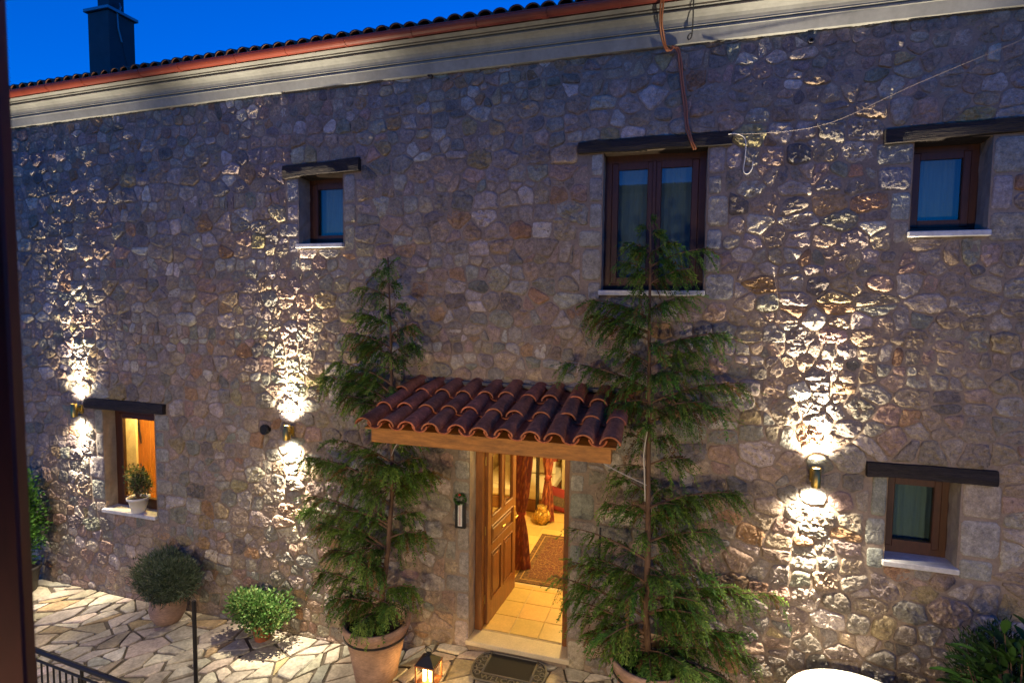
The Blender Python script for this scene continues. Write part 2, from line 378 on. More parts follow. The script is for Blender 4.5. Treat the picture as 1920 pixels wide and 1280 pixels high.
# ------------------------------------------------------------------ house
house = thing('stone_house', (-3, 0, 0), 'two storey rubble stone house with small deep windows and red gutter', 'house')
XL, XR, ZT = -10.2, 3.7, 6.47
OPEN = {'small': (-4.27, -3.68, 4.72, 5.50), 'big': (-.765, .19, 4.20, 5.53), 'right': (1.82, 2.365, 4.70, 5.46),
        'glow': (-7.46, -6.55, 1.21, 2.58), 'low': (1.77, 2.305, 1.86, 2.61), 'door': (-2.13, -1.04, .26, 2.53)}
LINT = {'small': (-4.45, -3.45, 5.50, 5.63), 'big': (-1.01, .39, 5.53, 5.64), 'right': (1.595, 2.66, 5.455, 5.57),
        'glow': (-7.73, -6.35, 2.585, 2.71), 'low': (1.595, 2.54, 2.605, 2.725)}
def axis(a, b, step, marks):
    L = [v for v in np.arange(a, b, step) if all(abs(v-m) > step*.4 for m in marks)] + list(marks) + [b]; return np.array(sorted(set(round(float(v), 4) for v in L)))
ax = axis(XL, XR, .05, [o[0] for o in OPEN.values()]+[o[1] for o in OPEN.values()])
az = axis(-.1, ZT, .05, [o[2] for o in OPEN.values()]+[o[3] for o in OPEN.values()])
X, Z = np.meshgrid(ax, az); P = np.c_[X.ravel(), np.zeros(X.size), Z.ravel()]
P[:, 1] = vnoise(P, 4, 3)*.004 + vnoise(P, 14, 4)*.005+.0015
nx = len(ax); I = np.arange(nx*len(az)).reshape(len(az), nx)
Fq = np.stack([I[:-1, :-1], I[:-1, 1:], I[1:, 1:], I[1:, :-1]], -1).reshape(-1, 4)
cxm = ((X[:-1, :-1]+X[1:, 1:])/2).ravel(); czm = ((Z[:-1, :-1]+Z[1:, 1:])/2).ravel(); keep = np.ones(len(Fq), bool)
for a, b, c, d in OPEN.values(): keep &= ~((cxm > a) & (cxm < b) & (czm > c) & (czm < d))
wall = obj('masonry_wall', P, Fq[keep], M['mortar'], house, origin=(-3, 0, 0))
# reveals of the openings, 0.45 m deep
for k, (a, b, c, d) in OPEN.items():
    ny = 8; m = MB(); yy = np.linspace(-.004, .46, ny); nz = 14
    for sx, x in ((1, a), (-1, b)):
        zz = np.linspace(c, d, nz); V = [(x+.006*random.uniform(-1, 1)*(1 if 0 < i < ny-1 else 0), y, z) for i, y in enumerate(yy) for z in zz]
        m.add(V, [(i*nz+j, (i+1)*nz+j, (i+1)*nz+j+1, i*nz+j+1)[::sx] for i in range(ny-1) for j in range(nz-1)])
    if k != 'door': m.add([(a, -.004, c), (b, -.004, c), (b, .46, c), (a, .46, c)], [(0, 1, 2, 3)])
    m.add([(a, -.004, d), (b, -.004, d), (b, .46, d), (a, .46, d)], [(3, 2, 1, 0)])
    m.build('reveal', M['reveal'], house)
# quoins beside the openings
quoins = []
def stack(x, z0, z1, side):
    z = z0; k = random.randint(0, 1)
    while z < z1-.08:
        h = random.uniform(.17, .34)
        if z1-(z+h) < .12: h = z1-z
        wd = random.choice([random.uniform(.13, .19), random.uniform(.19, .30)])
        quoins.append((x-wd, x-.003, z, z+h) if side < 0 else (x+.003, x+wd, z, z+h)); z += h
for k, (a, b, c, d) in OPEN.items():
    stack(a, c-(.1 if k != 'door' else .0), d, -1); stack(b, c-(.1 if k != 'door' else .0), d, 1)
obstacles = list(OPEN.values()) + list(LINT.values()) + quoins + [(-2.18, -1.0, .1, .42)] + \
    [(a-.03, b+.03, c-.05, c) for k, (a, b, c, d) in OPEN.items() if k != 'door']
def rubble_sites():
    S = []; z = -.06
    free = lambda x, z: not any(a-.02 < x < b+.02 and c-.02 < z < d+.02 for a, b, c, d in obstacles)
    while z < ZT+.15:
        h = random.choice([random.uniform(.085, .13), random.uniform(.12, .17), random.uniform(.15, .20)]); x = XL-random.uniform(0, .3); ph = random.uniform(0, 9)
        while x < XR+.2:
            wd = min(.36, max(.075, h*random.choice([random.uniform(.7, 1.2), random.uniform(1., 1.8), random.uniform(1.4, 2.5)])))
            zz = z+h/2+.035*math.sin(x*.9+ph)+.02*math.sin(x*2.3+ph*2)+random.uniform(-.16, .16)*h; xx = x+wd/2+random.uniform(-.12, .12)*wd; u = random.random()
            if u < .10 and h > .12: L = [(xx, zz-h*.26, h*.22), (xx+random.uniform(-.02, .02), zz+h*.26, h*.22)]
            elif u < .16: L = [(xx, zz, min(wd, h)*.5), (xx+wd*.5, zz+h*random.uniform(-.5, .5), .02)]
            elif u < .20: L = [(xx, zz+h*.35, h*.75)]
            else: L = [(xx, zz, min(wd, h)*.45)]
            S += [q for q in L if free(q[0], q[1])]; x += wd
        z += h
    return S
sites = rubble_sites()
polys = [(p, False) for p in cells(sites, .0075, 1.25, obstacles=obstacles, bounds=(XL, XR, 0, ZT)) if area(p) > .0022]
for (a, b, c, d) in quoins:
    g = .007; j = lambda: random.uniform(0, .012)
    polys.append(([(a+g+j(), c+g+j()), (b-g*.3-j()*.4, c+g+j()), (b-g*.3-j()*.4, d-g-j()), (a+g+j(), d-g-j())], True))
PAL = [((.27, .25, .23), 28), ((.36, .335, .30), 18), ((.34, .285, .225), 22), ((.33, .26, .215), 16), ((.33, .225, .145), 4), ((.34, .29, .18), 4), ((.25, .255, .225), 8), ((.18, .175, .165), 4), ((.46, .43, .39), 5)]
QPAL = [((.30, .30, .29), 5), ((.33, .31, .27), 4), ((.27, .28, .27), 3)]
SV = []; SF = []; SC_ = []; SN = []; base = 0; info = []
for poly, q in polys:
    poly = ccw(poly); A = area(poly)
    pp = chaikin(poly, random.uniform(.08, .14) if q else random.choice([.06, .09, .12, .17, .24]))
    if not q and random.random() < .5: pp = chaikin(pp, .2)
    per = sum(math.dist(pp[i], pp[(i+1) % len(pp)]) for i in range(len(pp)))
    n = int(min(46, max(12, per/.021))); O = resample(pp, n); c = O.mean(0)
    if not q:
        an = np.linspace(0, 2*math.pi, n, endpoint=False); rr = 1+np.array([random.gauss(0, .022) for _ in range(n)])
        for hm in (2, 3, 4, 6): rr = rr+random.gauss(0, .028)*np.cos(hm*an+random.uniform(0, 6.3))
        O = c+(O-c)*np.clip(rr, .82, 1.06)[:, None]
    size = math.sqrt(A); H = random.uniform(.008, .015) if q else random.choice([random.uniform(.010, .016), random.uniform(.013, .022), random.uniform(.018, .034)])*min(1.2, max(.55, size/.2))
    pw = 9 if q else random.choice([3, 5, 8, 10]); nr = int(min(9, max(5, size/.024)))
    sc = [1.0, .985, .93] + list(np.linspace(.82, .25, nr-2)); tx, tz = (random.uniform(-.10, .10), random.uniform(-.12, .12)) if not q else (0, 0)
    vs = []
    for k, s in enumerate(sc):
        R = c+(O-c)*s
        hh = -.016 if k == 0 else H*(1-s**pw)*.55+H*.45*min(1, (1-s)*9)
        lift = hh + (0 if k == 0 else (tx*(R[:, 0]-c[0])+tz*(R[:, 1]-c[1]))*(1-s)**.5)
        vs.append(np.c_[R[:, 0], -lift*np.ones(n), R[:, 1]])
    vs.append(np.array([[c[0], -H, c[1]]])); vs = np.vstack(vs); K = len(sc); fs = []
    if not q:
        for _c in range(random.randint(0, 3)):      # chipped facets
            th = random.uniform(0, 2*math.pi); pd = (vs[:, 0]-c[0])*math.cos(th)+(vs[:, 2]-c[1])*math.sin(th)
            lim = H*random.uniform(.75, 1.05)-random.uniform(.15, .7)*np.maximum(0, pd-size*random.uniform(-.05, .3)); vs[n:, 1] = -np.minimum(-vs[n:, 1], np.maximum(lim[n:], .5*H))
    for k in range(K-1):
        for i in range(n): fs.append((k*n+i, k*n+(i+1) % n, (k+1)*n+(i+1) % n, (k+1)*n+i))
    tri = [((K-1)*n+i, (K-1)*n+(i+1) % n, K*n) for i in range(n)]
    col = vary(random.choices([c_ for c_, _ in (QPAL if q else PAL)], [k_ for _, k_ in (QPAL if q else PAL)])[0], .16); col = (col[0]*1.02, col[1]*.95, col[2]*.89)
    rough = (.005 if q else random.uniform(.009, .019))*min(1.3, max(.6, size/.17))
    msk = np.ones(len(vs)); msk[:n] = 0; msk[n:2*n] = .35
    SV.append(vs); SF.append(fs+tri); SN.append(msk*rough); info.append((c, A, col, q))
ALL = np.vstack(SV); amp = np.concatenate(SN); off = np.cumsum([0]+[len(v) for v in SV])
seedoff = np.concatenate([np.full(len(v), (i*7.3) % 53) for i, v in enumerate(SV)]); PN = ALL.copy(); PN[:, 1] += seedoff
nz1 = vnoise(PN, 18, 11); nz2 = vnoise(PN, 46, 12); nz3 = vnoise(PN, 110, 13)
ALL[:, 1] -= amp*(nz1*.65 + (.5-np.abs(nz2)*1.6)*.8 + nz3*.75)
ALL[:, 0] += amp*.5*vnoise(PN, 45, 14); ALL[:, 2] += amp*.5*vnoise(PN, 45, 15)
def sscore(i):
    c, A, col, q = info[i]; P = (c[0], 0, c[1]); u, v, k = ppix(P); return A/k**2 if inframe(P, 20) else 0
order = sorted(range(len(info)), key=sscore, reverse=True); big = set(order[:295]); rv = ([], [], []); nb = 0
for i in range(len(info)):
    V = ALL[off[i]:off[i+1]]; c, A, col, q = info[i]
    if i in big: obj('stone', V, SF[i], M['stone'], wall, origin=(c[0], 0, c[1]), smooth=True, tint=col)
    else: rv[0].append(V); rv[1].extend([[k+nb for k in f] for f in SF[i]]); rv[2].append(np.tile(col, (len(V), 1))); nb += len(V)
tag(obj('small_stones', np.vstack(rv[0]), rv[1], M['stone'], wall, origin=(-3, 0, 0), smooth=True, tint=np.vstack(rv[2])), kind='stuff')
print('stones', len(info), 'verts', len(ALL), 'sites', len(sites))

# lintels: old dark beams
def rough_beam(name, x0, x1, y0, y1, z0, z1, m, parent, tilt=0, amp=.012, seed=0):
    nX, ring = 26, 12; V = []
    for i in range(nX):
        x = x0+(x1-x0)*i/(nX-1)
        for k in range(ring):
            a = 2*math.pi*(k+.5)/ring; cy, cz = math.cos(a), math.sin(a); s = 1/max(abs(cy), abs(cz))*.9+.1
            V.append((x, (y0+y1)/2+(y1-y0)/2*min(1, max(-1, cy*s)), (z0+z1)/2+(z1-z0)/2*min(1, max(-1, cz*s))+tilt*(x-(x0+x1)/2)))
    V = np.array(V); nn = vnoise(V*np.array([.35, 1, 1]), 11, seed); V[:, 2] += nn*amp; V[:, 1] += vnoise(V*np.array([.35, 1, 1]), 14, seed+5)*amp*.8
    F = [(i*ring+k, i*ring+(k+1) % ring, (i+1)*ring+(k+1) % ring, (i+1)*ring+k) for i in range(nX-1) for k in range(ring)]
    F += [tuple(range(ring-1, -1, -1)), tuple(range((nX-1)*ring, nX*ring))]
    return obj(name, V, F, m, parent)
TILT = {'small': .03, 'big': -.005, 'right': .02, 'glow': .0, 'low': .012}
for i, (k, (a, b, c, d)) in enumerate(LINT.items()):
    rough_beam('lintel', a, b, -.055, .40, c-.004, d, M['lintel'], house, TILT[k], .016, 30+i)
rough_beam('lintel', -2.4, -.8, -.02, .42, 2.52, 2.66, M['lintel'], house, 0, .004, 44)

# windows
def window(key, d, sashes=1, fw=.055, sw=.06, curtain=True, sill=True, tilted=None, sillout=.05):
    a, b, c, e = OPEN[key]; wd = empty('window', ((a+b)/2, d, c), house); c2 = c+.002
    f = MB(); y0, y1 = d, d+.075
    f.box(a, a+fw, y0, y1, c2, e); f.box(b-fw, b, y0, y1, c2, e); f.box(a+fw, b-fw, y0, y1, e-fw*1.1, e); f.box(a+fw, b-fw, y0, y1, c2, c2+fw)
    f.build('frame', M['framewood'], wd)
    A, B, Cz, E = a+fw+.003, b-fw-.003, c2+fw+.003, e-fw*1.1-.003; wsh = (B-A)/sashes
    for i in range(sashes):
        p, q = A+i*wsh+(.002 if i else 0), A+(i+1)*wsh-(.002 if i < sashes-1 else 0); s = MB(); ys, ye = d-.012, d+.045
        s.box(p, p+sw, ys, ye, Cz, E, .006); s.box(q-sw, q, ys, ye, Cz, E, .006)
        s.box(p+sw, q-sw, ys+.002, ye, E-sw, E); s.box(p+sw, q-sw, ys+.002, ye, Cz, Cz+sw)
        so = s.build('sash', M['framewood'], wd)
        MB().box(p+sw-.005, q-sw+.005, d+.010, d+.016, Cz+sw-.005, E-sw+.005).build('pane', M['glass'], wd)
    if sashes == 2:
        xm = (A+B)/2; MB().box(xm-.018, xm+.018, d-.03, d-.014, Cz, E, .005).build('meeting_bead', M['framewood'], wd)
    MB().box(b-fw-.03, b-fw-.01, d-.028, d-.013, (c+e)/2-.06, (c+e)/2+.05, .004).build('handle', M['blackmetal'], wd) if False else None
    if curtain:
        n = 60; V = []; 
        for zz in (c, e): V += [(a+(b-a)*i/n, d+.13+.006*math.sin(i*.9+math.sin(i*.31)*2), zz) for i in range(n+1)]
        obj('curtain', V, [(i, i+1, n+2+i, n+1+i) for i in range(n)], M['curtain'], wd, smooth=True)
    if sill:
        MB().box(a-.02, b+.012, -sillout, d-.001, c-.045, c+.003, .006).build('sill', M['marble'], wd)
    return wd
window('small', .20); window('big', .16, 2, fw=.065, sw=.065); window('right', .2)
window('low', .2, sillout=.045); gw = window('glow', .17, 1, fw=.075, curtain=False, sillout=.05)

# cornice, gutter, roof
sag = lambda x: -.0010*(x+2)**2
LX = list(np.linspace(-11, 4.2, 60)); zc = 6.447
prof = [(.03, 0), (-.040, 0), (-.050, .004), (-.084, .092), (-.094, .096), (-.094, .110), (-.080, .114), (-.080, .122), (-.104, .126), (-.104, .139), (-.106, .142), (-.112, .16), (-.13, .185), (-.165, .203), (-.20, .209),
        (-.216, .209), (-.216, .222), (-.200, .225), (-.200, .233), (-.236, .236), (-.236, .25), (-.30, .256), (-.30, .30), (.03, .30)]
MB().extr_x([(y, z+zc) for y, z in prof][::-1], LX, sag).build('cornice', M['cornice'], house)
MB().extr_x([(-.262, zc+.2575), (-.262, zc+.37), (-.302, zc+.37), (-.302, zc+.2575)], LX, sag).build('fascia', M['fascia'], house)
gr = .056; gy, gz_ = -.372, zc+.295
gp = [(gy+gr*math.cos(t), gz_+gr*math.sin(t)) for t in np.linspace(math.pi, 2*math.pi, 13)]
gp2 = [(gy+(gr-.004)*math.cos(t), gz_+(gr-.004)*math.sin(t)) for t in np.linspace(2*math.pi, math.pi, 13)]
gp = [(gy-gr-.008, gz_+.004), (gy-gr-.008, gz_-.004)] + gp + gp2
gutter = MB().extr_x(gp, LX, sag).build('gutter', M['gutter'], house, smooth=False)
for x in np.arange(-10.6, 4.1, .72):
    x += random.uniform(-.1, .1)
    r2 = gr+.006; t = np.linspace(math.pi*.98, 2*math.pi*1.0, 12); pr2 = [(gy+r2*math.cos(k), gz_+r2*math.sin(k)) for k in t]
    pr2 += [(gy+(r2-.006)*math.cos(k), gz_+(r2-.006)*math.sin(k)) for k in t[::-1]]
    wb = random.choice([.018, .018, .055]); r2 = r2+.004
    MB().extr_x(pr2, [x, x+wb], sag).build('gutter_clip', M['gutter'], gutter)
# roof: sloped slab with a first rows of barrel tiles
roof = MB().extr_x([(-.26, zc+.372), (4.0, zc+1.70), (4.0, zc+1.64), (-.26, zc+.345)][::-1], LX, sag).build('roof', M['rooftile'], house)
rs = (1.70-.372)/4.26
def barrel(L, r0, r1, th, slope, up=True, n=9):
    """barrel tile from the low end at origin, running to +y and up the slope"""
    V = []; a0 = .12 if up else math.pi+.12
    for k, (s, r) in enumerate(((0, r0), (L, r1))):
        for rr in (r, r-th):
            for i in range(n):
                a = a0+(math.pi-.24)*i/(n-1); V.append((rr*math.cos(a), s, s*slope+rr*math.sin(a)*.86))
    F = []
    for i in range(n-1):
        F += [(i, i+1, 2*n+i+1, 2*n+i), (n+i+1, n+i, 3*n+i, 3*n+i+1), (i+1, i, n+i, n+i+1), (2*n+i, 2*n+i+1, 3*n+i+1, 3*n+i)]
    F += [(0, 2*n, 3*n, n), (n-1, 2*n-1, 4*n-1, 3*n-1)]
    return V, F
V, F = barrel(.45, .078, .066, .014, rs); src = None
k = 0
for row in range(2):
    for x in np.arange(-10.9, 4.1, .158):
        L = (x+random.uniform(-.006, .006), -.325+row*.4, zc+.352+row*.4*rs+sag(x)+random.uniform(-.005, .005)+.012*row)
        if src is None: src = obj('roof_tile', np.array(V)+np.array(L), F, M['rooftile'], roof, origin=L, smooth=False)
        else: inst(src, L, roof)
# chimney on the roof
ch = MB().box(-8.83, -8.40, 1.0, 1.42, 6.6, 8.42, .008).build('chimney', M['chimney'], house)
MB().box(-8.87, -8.36, .96, 1.46, 8.421, 8.47, .006).build('chimney_cap', M['capmetal'], ch)
MB().box(-8.74, -8.49, 1.09, 1.33, 8.471, 8.95, .01).build('flue_pot', M['blackmetal'], ch)
MB().tube([(-8.398, 1.14, 8.40), (-8.385, 1.16, 8.46), (-8.40, 1.2, 8.55), (-8.45, 1.22, 8.62)], .012, 6).build('flashing_strip', M['capmetal'], ch)
MB().tube([(-8.392, 1.13, 8.44), (-8.392, 1.14, 8.2), (-8.392, 1.19, 8.02)], .014, 6).build('cable_sleeve', M['capmetal'], ch)
MB().tube([(-8.39, 1.19, 8.02), (-8.385, 1.25, 7.75), (-8.37, 1.38, 7.3)], .004, 5).build('cable', M['blackmetal'], ch)

# ------------------------------------------------------------------ doorway, door, hall
MB().box(-2.155, -1.0, -.05, .20, .335, .385, .006).build('threshold', M['threshold'], house)
MB().box(-2.14, -1.03, -.03, .20, .2, .334).build('step', M['mortar'], house)
fr = MB(); y0, y1 = .17, .27
fr.box(-2.128, -2.045, y0, y1, .386, 2.525, .006); fr.box(-1.125, -1.042, y0, y1, .386, 2.525, .006); fr.box(-2.045, -1.125, y0, y1, 2.45, 2.525)
fr.build('door_frame', M['doorwood'], house)
# the leaf is hinged on the left jamb and stands open into the hall; built closed along local u then turned
door = empty('front_door', (-2.04, .265, .40), house)
TH = math.radians(86.5); du = Vector((math.cos(TH), math.sin(TH), 0)); dn = Vector((math.sin(TH), -math.cos(TH), 0))
def leafbox(m, u0, u1, n0, n1, z0, z1, bev=0):
    t = MB().box(u0, u1, n0, n1, z0, z1, bev)
    m.add([tuple(Vector((-2.035, .27, 0)) + du*v[0] + dn*v[1] + Vector((0, 0, v[2]))) for v in t.V], t.F); return m
W_ = .92; zb, zt = .405, 2.44
m = MB()
for u0, u1 in ((0, .11), (W_-.11, W_)): leafbox(m, u0, u1, -.022, .022, zb, zt, .004)
leafbox(m, .11, W_-.11, -.022, .022, zb, .64); leafbox(m, .11, W_-.11, -.022, .022, 1.20, 1.30); leafbox(m, .11, W_-.11, -.022, .022, 1.52, 1.62); leafbox(m, .11, W_-.11, -.022, .022, zt-.11, zt)
leafbox(m, .42, .50, -.022, .022, .64, 1.20); leafbox(m, .42, .50, -.022, .022, 1.62, zt-.11)
m.build('stile_and_rail', M['doorwood'], door)
for (u0, u1, z0, z1) in ((.11, .42, .64, 1.20), (.50, W_-.11, .64, 1.20), (.11, W_-.11, 1.30, 1.52)):
    m = leafbox(MB(), u0, u1, -.010, .010, z0, z1); m.build('panel', M['doorwood'], door)
    m = MB(); s = .018
    for q in ((u0, u1, z0, z0+s), (u0, u1, z1-s, z1), (u0, u0+s, z0+s, z1-s), (u1-s, u1, z0+s, z1-s)): leafbox(m, q[0], q[1], .0115, .03, q[2], q[3], .004)
    m2 = leafbox(m, u0+.05, u1-.05, .0112, .022, z0+.05, z1-.05, .006); m.build('moulding', M['doorwood'], door)
for (u0, u1) in ((.11, .42), (.50, W_-.11)):
    leafbox(MB(), u0, u1, -.004, .004, 1.62, zt-.11).build('pane', M['clearglass'], door)
    m = MB()
    for q in ((u0, u0+.016, 1.62, zt-.11), (u1-.016, u1, 1.62, zt-.11), (u0+.016, u1-.016, 1.62, 1.636)): leafbox(m, q[0], q[1], .005, .028, q[2], q[3], .003)
    m.build('glazing_bead', M['doorwood'], door)
m = MB(); p0 = Vector((-2.035, .27, 1.42)) + du*(.40) + dn*.03
m.tube([p0, p0+dn*.03], .008, 8); m.tube([p0+dn*.03-du*.04, p0+dn*.035, p0+dn*.03+du*.04], .009, 8); m.build('knocker', M['brass'], door)
m = MB(); p0 = Vector((-2.035, .27, 1.38)) + du*(W_-.055)
leafbox(m, W_-.075, W_-.035, .0225, .028, 1.28, 1.50, .002); m.tube([p0+dn*.028, p0+dn*.07, p0+dn*.075-du*.10], .009, 8); m.build('handle', M['brass'], door)
for z in (.65, 1.45, 2.25): MB().tube([(-2.046, .272, z), (-2.046, .272, z+.1)], .010, 8).build('hinge', M['brass'], door)

# hall floor with tiles
floor = tag(MB().box(-3.6, 1.2, .2, 5.6, .30, .386).build('hall_floor', M['grout']), 'cream tiled hall floor seen through the open door', None, None, 'structure')
for i in range(-5, 10):
    for j in range(0, 16):
        x0, y0 = -2.06+i*.33+.004, .21+j*.33+.004
        if x0+.322 > 1.15 or x0 < -3.55: continue
        t = MB().box(x0, x0+.322, y0, y0+.322, .3865, .396, .003).build('floor_tile', M['floortile'], floor, tint=vary((.56, .39, .14), .12))
rw = MB()
rw.box(-3.65, -3.55, .46, 5.7, .28, 2.95); rw.box(1.0, 1.1, .46, 5.7, .28, 2.95); rw.box(-3.65, 1.1, 5.6, 5.7, .28, 2.95); rw.box(-3.65, 1.1, .46, 5.7, 2.9, 3.0)
rw.box(-3.65, -2.14, .465, .50, .28, 2.9); rw.box(-1.03, 1.1, .465, .50, .28, 2.9); rw.box(-2.14, -1.03, .465, .5, 2.56, 2.9)
tag(rw.build('hall_walls', M['roomwall']), 'warm lit cream plaster walls of the hall', None, None, 'structure')
ap = MB().box(-1.52, 1.0, 4.3, 4.45, .397, 2.9); ap.box(-2.12, -1.80, 4.9, 5.0, .397, 2.9)
tag(ap.build('hall_partition', M['roomwall']), 'pale plaster partition at the back of the hall', None, None, 'structure')
tag(MB().box(-1.80, -1.62, 4.15, 4.30, .397, 2.88, .01).build('wooden_post', M['orangewood']), 'knotty honey coloured wooden post at the back of the hall', 'post')
def point(name, loc, watts, col, r, parent=None):
    l = bpy.data.lights.new(name, 'POINT'); l.energy = watts; l.color = col; l.shadow_soft_size = r; o = bpy.data.objects.new(name, l); put(o, loc, parent); return o
hl = thing('hall_lamp', (-1.3, 2.6, 2.75), 'round ceiling lamp lighting the hall behind the open door', 'lamp')
MB().lathe(-1.3, 2.6, [(.001, 2.88), (.16, 2.88), (.16, 2.85), (.13, 2.80), (.07, 2.77), (.001, 2.76)], 24).build('lamp_shade', mat('hall lamp glass', (.9, .8, .6), .4, emit=((1, .68, .26), 4)), hl, smooth=True)
point('hall_lamp_light', (-1.3, 2.6, 2.6), 110, (1, .70, .24), .12, hl)
# rug
rug = thing('rug', (-1.5, 2.1, .397), 'dark red patterned rug with dark border on the tiled hall floor', 'rug')
MB().box(-1.88, -1.12, 1.48, 2.78, .3972, .411).build('rug_field', M['rug'], rug)
m = MB(); 
for q in ((-2.02, -.98, 1.33, 1.479), (-2.02, -.98, 2.781, 2.93), (-2.02, -1.881, 1.479, 2.781), (-1.119, -.98, 1.479, 2.781)): m.box(q[0], q[1], q[2], q[3], .3972, .4095)
m.build('rug_border', M['rugborder'], rug)
m = MB()
for q in ((-1.955, 1.40), (-1.955, 2.84)): m.box(-1.955, -1.045, q[1], q[1]+.014, .4096, .412)
for q in (-1.955, -1.06): m.box(q, q+.014, 1.415, 2.84, .4096, .412)
m.build('rug_line', mat('rug tan line', (.3, .19, .07), .95), rug)
m = MB()
for i in range(70): x = -2.015+i*.0148; m.box(x, x+.004, 1.28, 1.329, .3972, .400)
tag(m.build('rug_fringe', M['whitecloth'], rug), kind='stuff')
# curtains tied with a knot
def drape(name, x, y, ztop, zknot, zbot, wtop, wknot, wbot, label, lean=0):
    th = thing(name, (x, y, zbot), label, 'curtain', 'tied curtains in the hall')
    nu, nz = 48, 46; V = []; T = []
    for j in range(nz):
        z = ztop+(zbot-ztop)*j/(nz-1)
        if z > zknot: t = (z-zknot)/(ztop-zknot); wv = wknot+(wtop-wknot)*(t**.55)
        else: t = (zknot-z)/(zknot-zbot); wv = wknot+(wbot-wknot)*(t**.6)
        bul = .02 if abs(z-zknot) > .05 else .035
        for i in range(nu):
            a = 2*math.pi*i/nu; fold = 1+.22*math.sin(7*a+3*math.sin(z*1.4))*min(1, abs(z-zknot)*4)
            V.append((x+lean*(z-zknot)+wv*.5*math.cos(a)*fold, y+max(wv*.28, .035)*math.sin(a)*fold, z))
            T.append((.13, .02, .010) if random.random() < .86 else (.3, .1, .03))
    obj('drape', V, [(j*nu+i, j*nu+(i+1) % nu, (j+1)*nu+(i+1) % nu, (j+1)*nu+i)[::-1] for j in range(nz-1) for i in range(nu)], M['drape'], th, smooth=True, tint=T)
    V = [(x+(wknot*.62+.02*math.sin(3*b+a))*math.cos(a)*math.cos(b), y+.07*math.sin(a)*math.cos(b), zknot+.065*math.sin(b)) for b in np.linspace(-1.57, 1.57, 9) for a in np.linspace(0, 2*math.pi, 14, endpoint=False)]
    obj('knot', V, [(j*14+i, j*14+(i+1) % 14, (j+1)*14+(i+1) % 14, (j+1)*14+i) for j in range(8) for i in range(14)], M['drape'], th, smooth=True, tint=(.22, .03, .015))
    return th
drape('curtain', -2.04, 1.72, 2.85, 1.16, .40, .36, .10, .26, 'rust red gauzy curtain knotted low beside the open door leaf')
drape('curtain', -2.06, 3.45, 2.85, 1.16, .42, .26, .09, .2, 'rust red curtain knotted at mid height deeper in the hall')
# cushion leaning on the wall, vase, screen, bed, garment
cu = thing('cushion', (-1.93, 3.9, .397), 'square red cushion with dark band leaning at the back of the hall', 'cushion')
def pillow(cx, cy, cz, w_, h_, t_, rot, name, m, parent, u0=0., u1=1., grow=1.):
    n = 14; V = []
    for s in (1, -1):
        for j in range(n):
            for i in range(n):
                u = -1+2*i/(n-1); v = -1+2*(u0+(u1-u0)*j/(n-1)); b = max(0, (1-u**4)*(1-v**4))**.5
                x, z = u*w_/2*(1-.06*(1-v*v)), v*h_/2*(1-.06*(1-u*u)); y = s*t_/2*b*grow
                V.append((cx+x*math.cos(rot)-z*math.sin(rot)*.35, cy+y+z*.28, cz+z*math.cos(rot)*.95+x*math.sin(rot)))
    F = [(k*n*n+j*n+i, k*n*n+j*n+i+1, k*n*n+(j+1)*n+i+1, k*n*n+(j+1)*n+i)[::(1 if k else -1)] for k in (0, 1) for j in range(n-1) for i in range(n-1)]
    return obj(name, V, F, m, parent, smooth=True)
pillow(-1.96, 3.95, .62, .34, .42, .14, -.2, 'cover', M['redcloth'], cu)
pillow(-1.96, 3.95, .62, .344, .42, .145, -.2, 'band', M['darkcloth'], cu, .28, .68, 1.06)
vs_ = thing('vase', (-2.13, 3.35, .397), 'squat gilded ornamental vase on the hall floor', 'vase')
MB().lathe(-2.13, 3.35, [(.001, .40), (.07, .40), (.10, .45), (.125, .52), (.11, .6), (.075, .66), (.085, .7), (.07, .7), (.001, .66)], 20).build('body', M['gold'], vs_, smooth=True)
m = MB()
for a in np.linspace(0, 2*math.pi, 9, endpoint=False): m.tube([(-2.13+.11*math.cos(a), 3.35+.11*math.sin(a), .45), (-2.13+.135*math.cos(a+.3), 3.35+.135*math.sin(a+.3), .53), (-2.13+.1*math.cos(a+.6), 3.35+.1*math.sin(a+.6), .62)], .012, 6)
m.build('relief', M['gold'], vs_, smooth=True)
scn = thing('mirror_stand', (-2.25, 3.5, .397), 'tall narrow dark framed standing mirror behind the second curtain', 'mirror')
m = MB(); m.box(-2.27, -2.24, 3.44, 3.58, .397, 2.3, .003); m.box(-2.24, -2.0, 3.55, 3.58, 2.26, 2.3); m.box(-2.24, -2.0, 3.55, 3.58, .5, .54); m.build('frame', M['blackmetal'], scn)
MB().box(-2.239, -2.0, 3.56, 3.57, .541, 2.259).build('glass', M['clearglass'], scn)
bed = thing('low_bed', (-2.75, 4.2, .397), 'low bed under a white cover at the back of the hall', 'bed')
MB().box(-3.5, -2.15, 3.8, 5.3, .397, .62, .02).build('base', M['doorwood'], bed); MB().box(-3.48, -2.13, 3.78, 5.28, .621, .82, .05).build('cover', M['whitecloth'], bed)
pillow(-2.5, 4.75, 1.0, .6, .38, .2, .05, 'bed_pillow', M['whitecloth'], bed)
gm = thing('hanging_garment', (-2.3, 4.3, 1.3), 'long brown garment hanging in front of the lit back wall', 'garment')
V = []; 
for z, a, b in ((2.5, -.05, .05), (2.35, -.16, .14), (1.9, -.15, .12), (1.35, -.16, .14)): V += [(-2.32+a+(b-a)*i/10, 4.35+.03*math.sin(i*1.9), z) for i in range(11)]
obj('cloth', V, [(j*11+i, j*11+i+1, (j+1)*11+i+1, (j+1)*11+i) for j in range(3) for i in range(10)], M['doorwood'], gm, smooth=True)

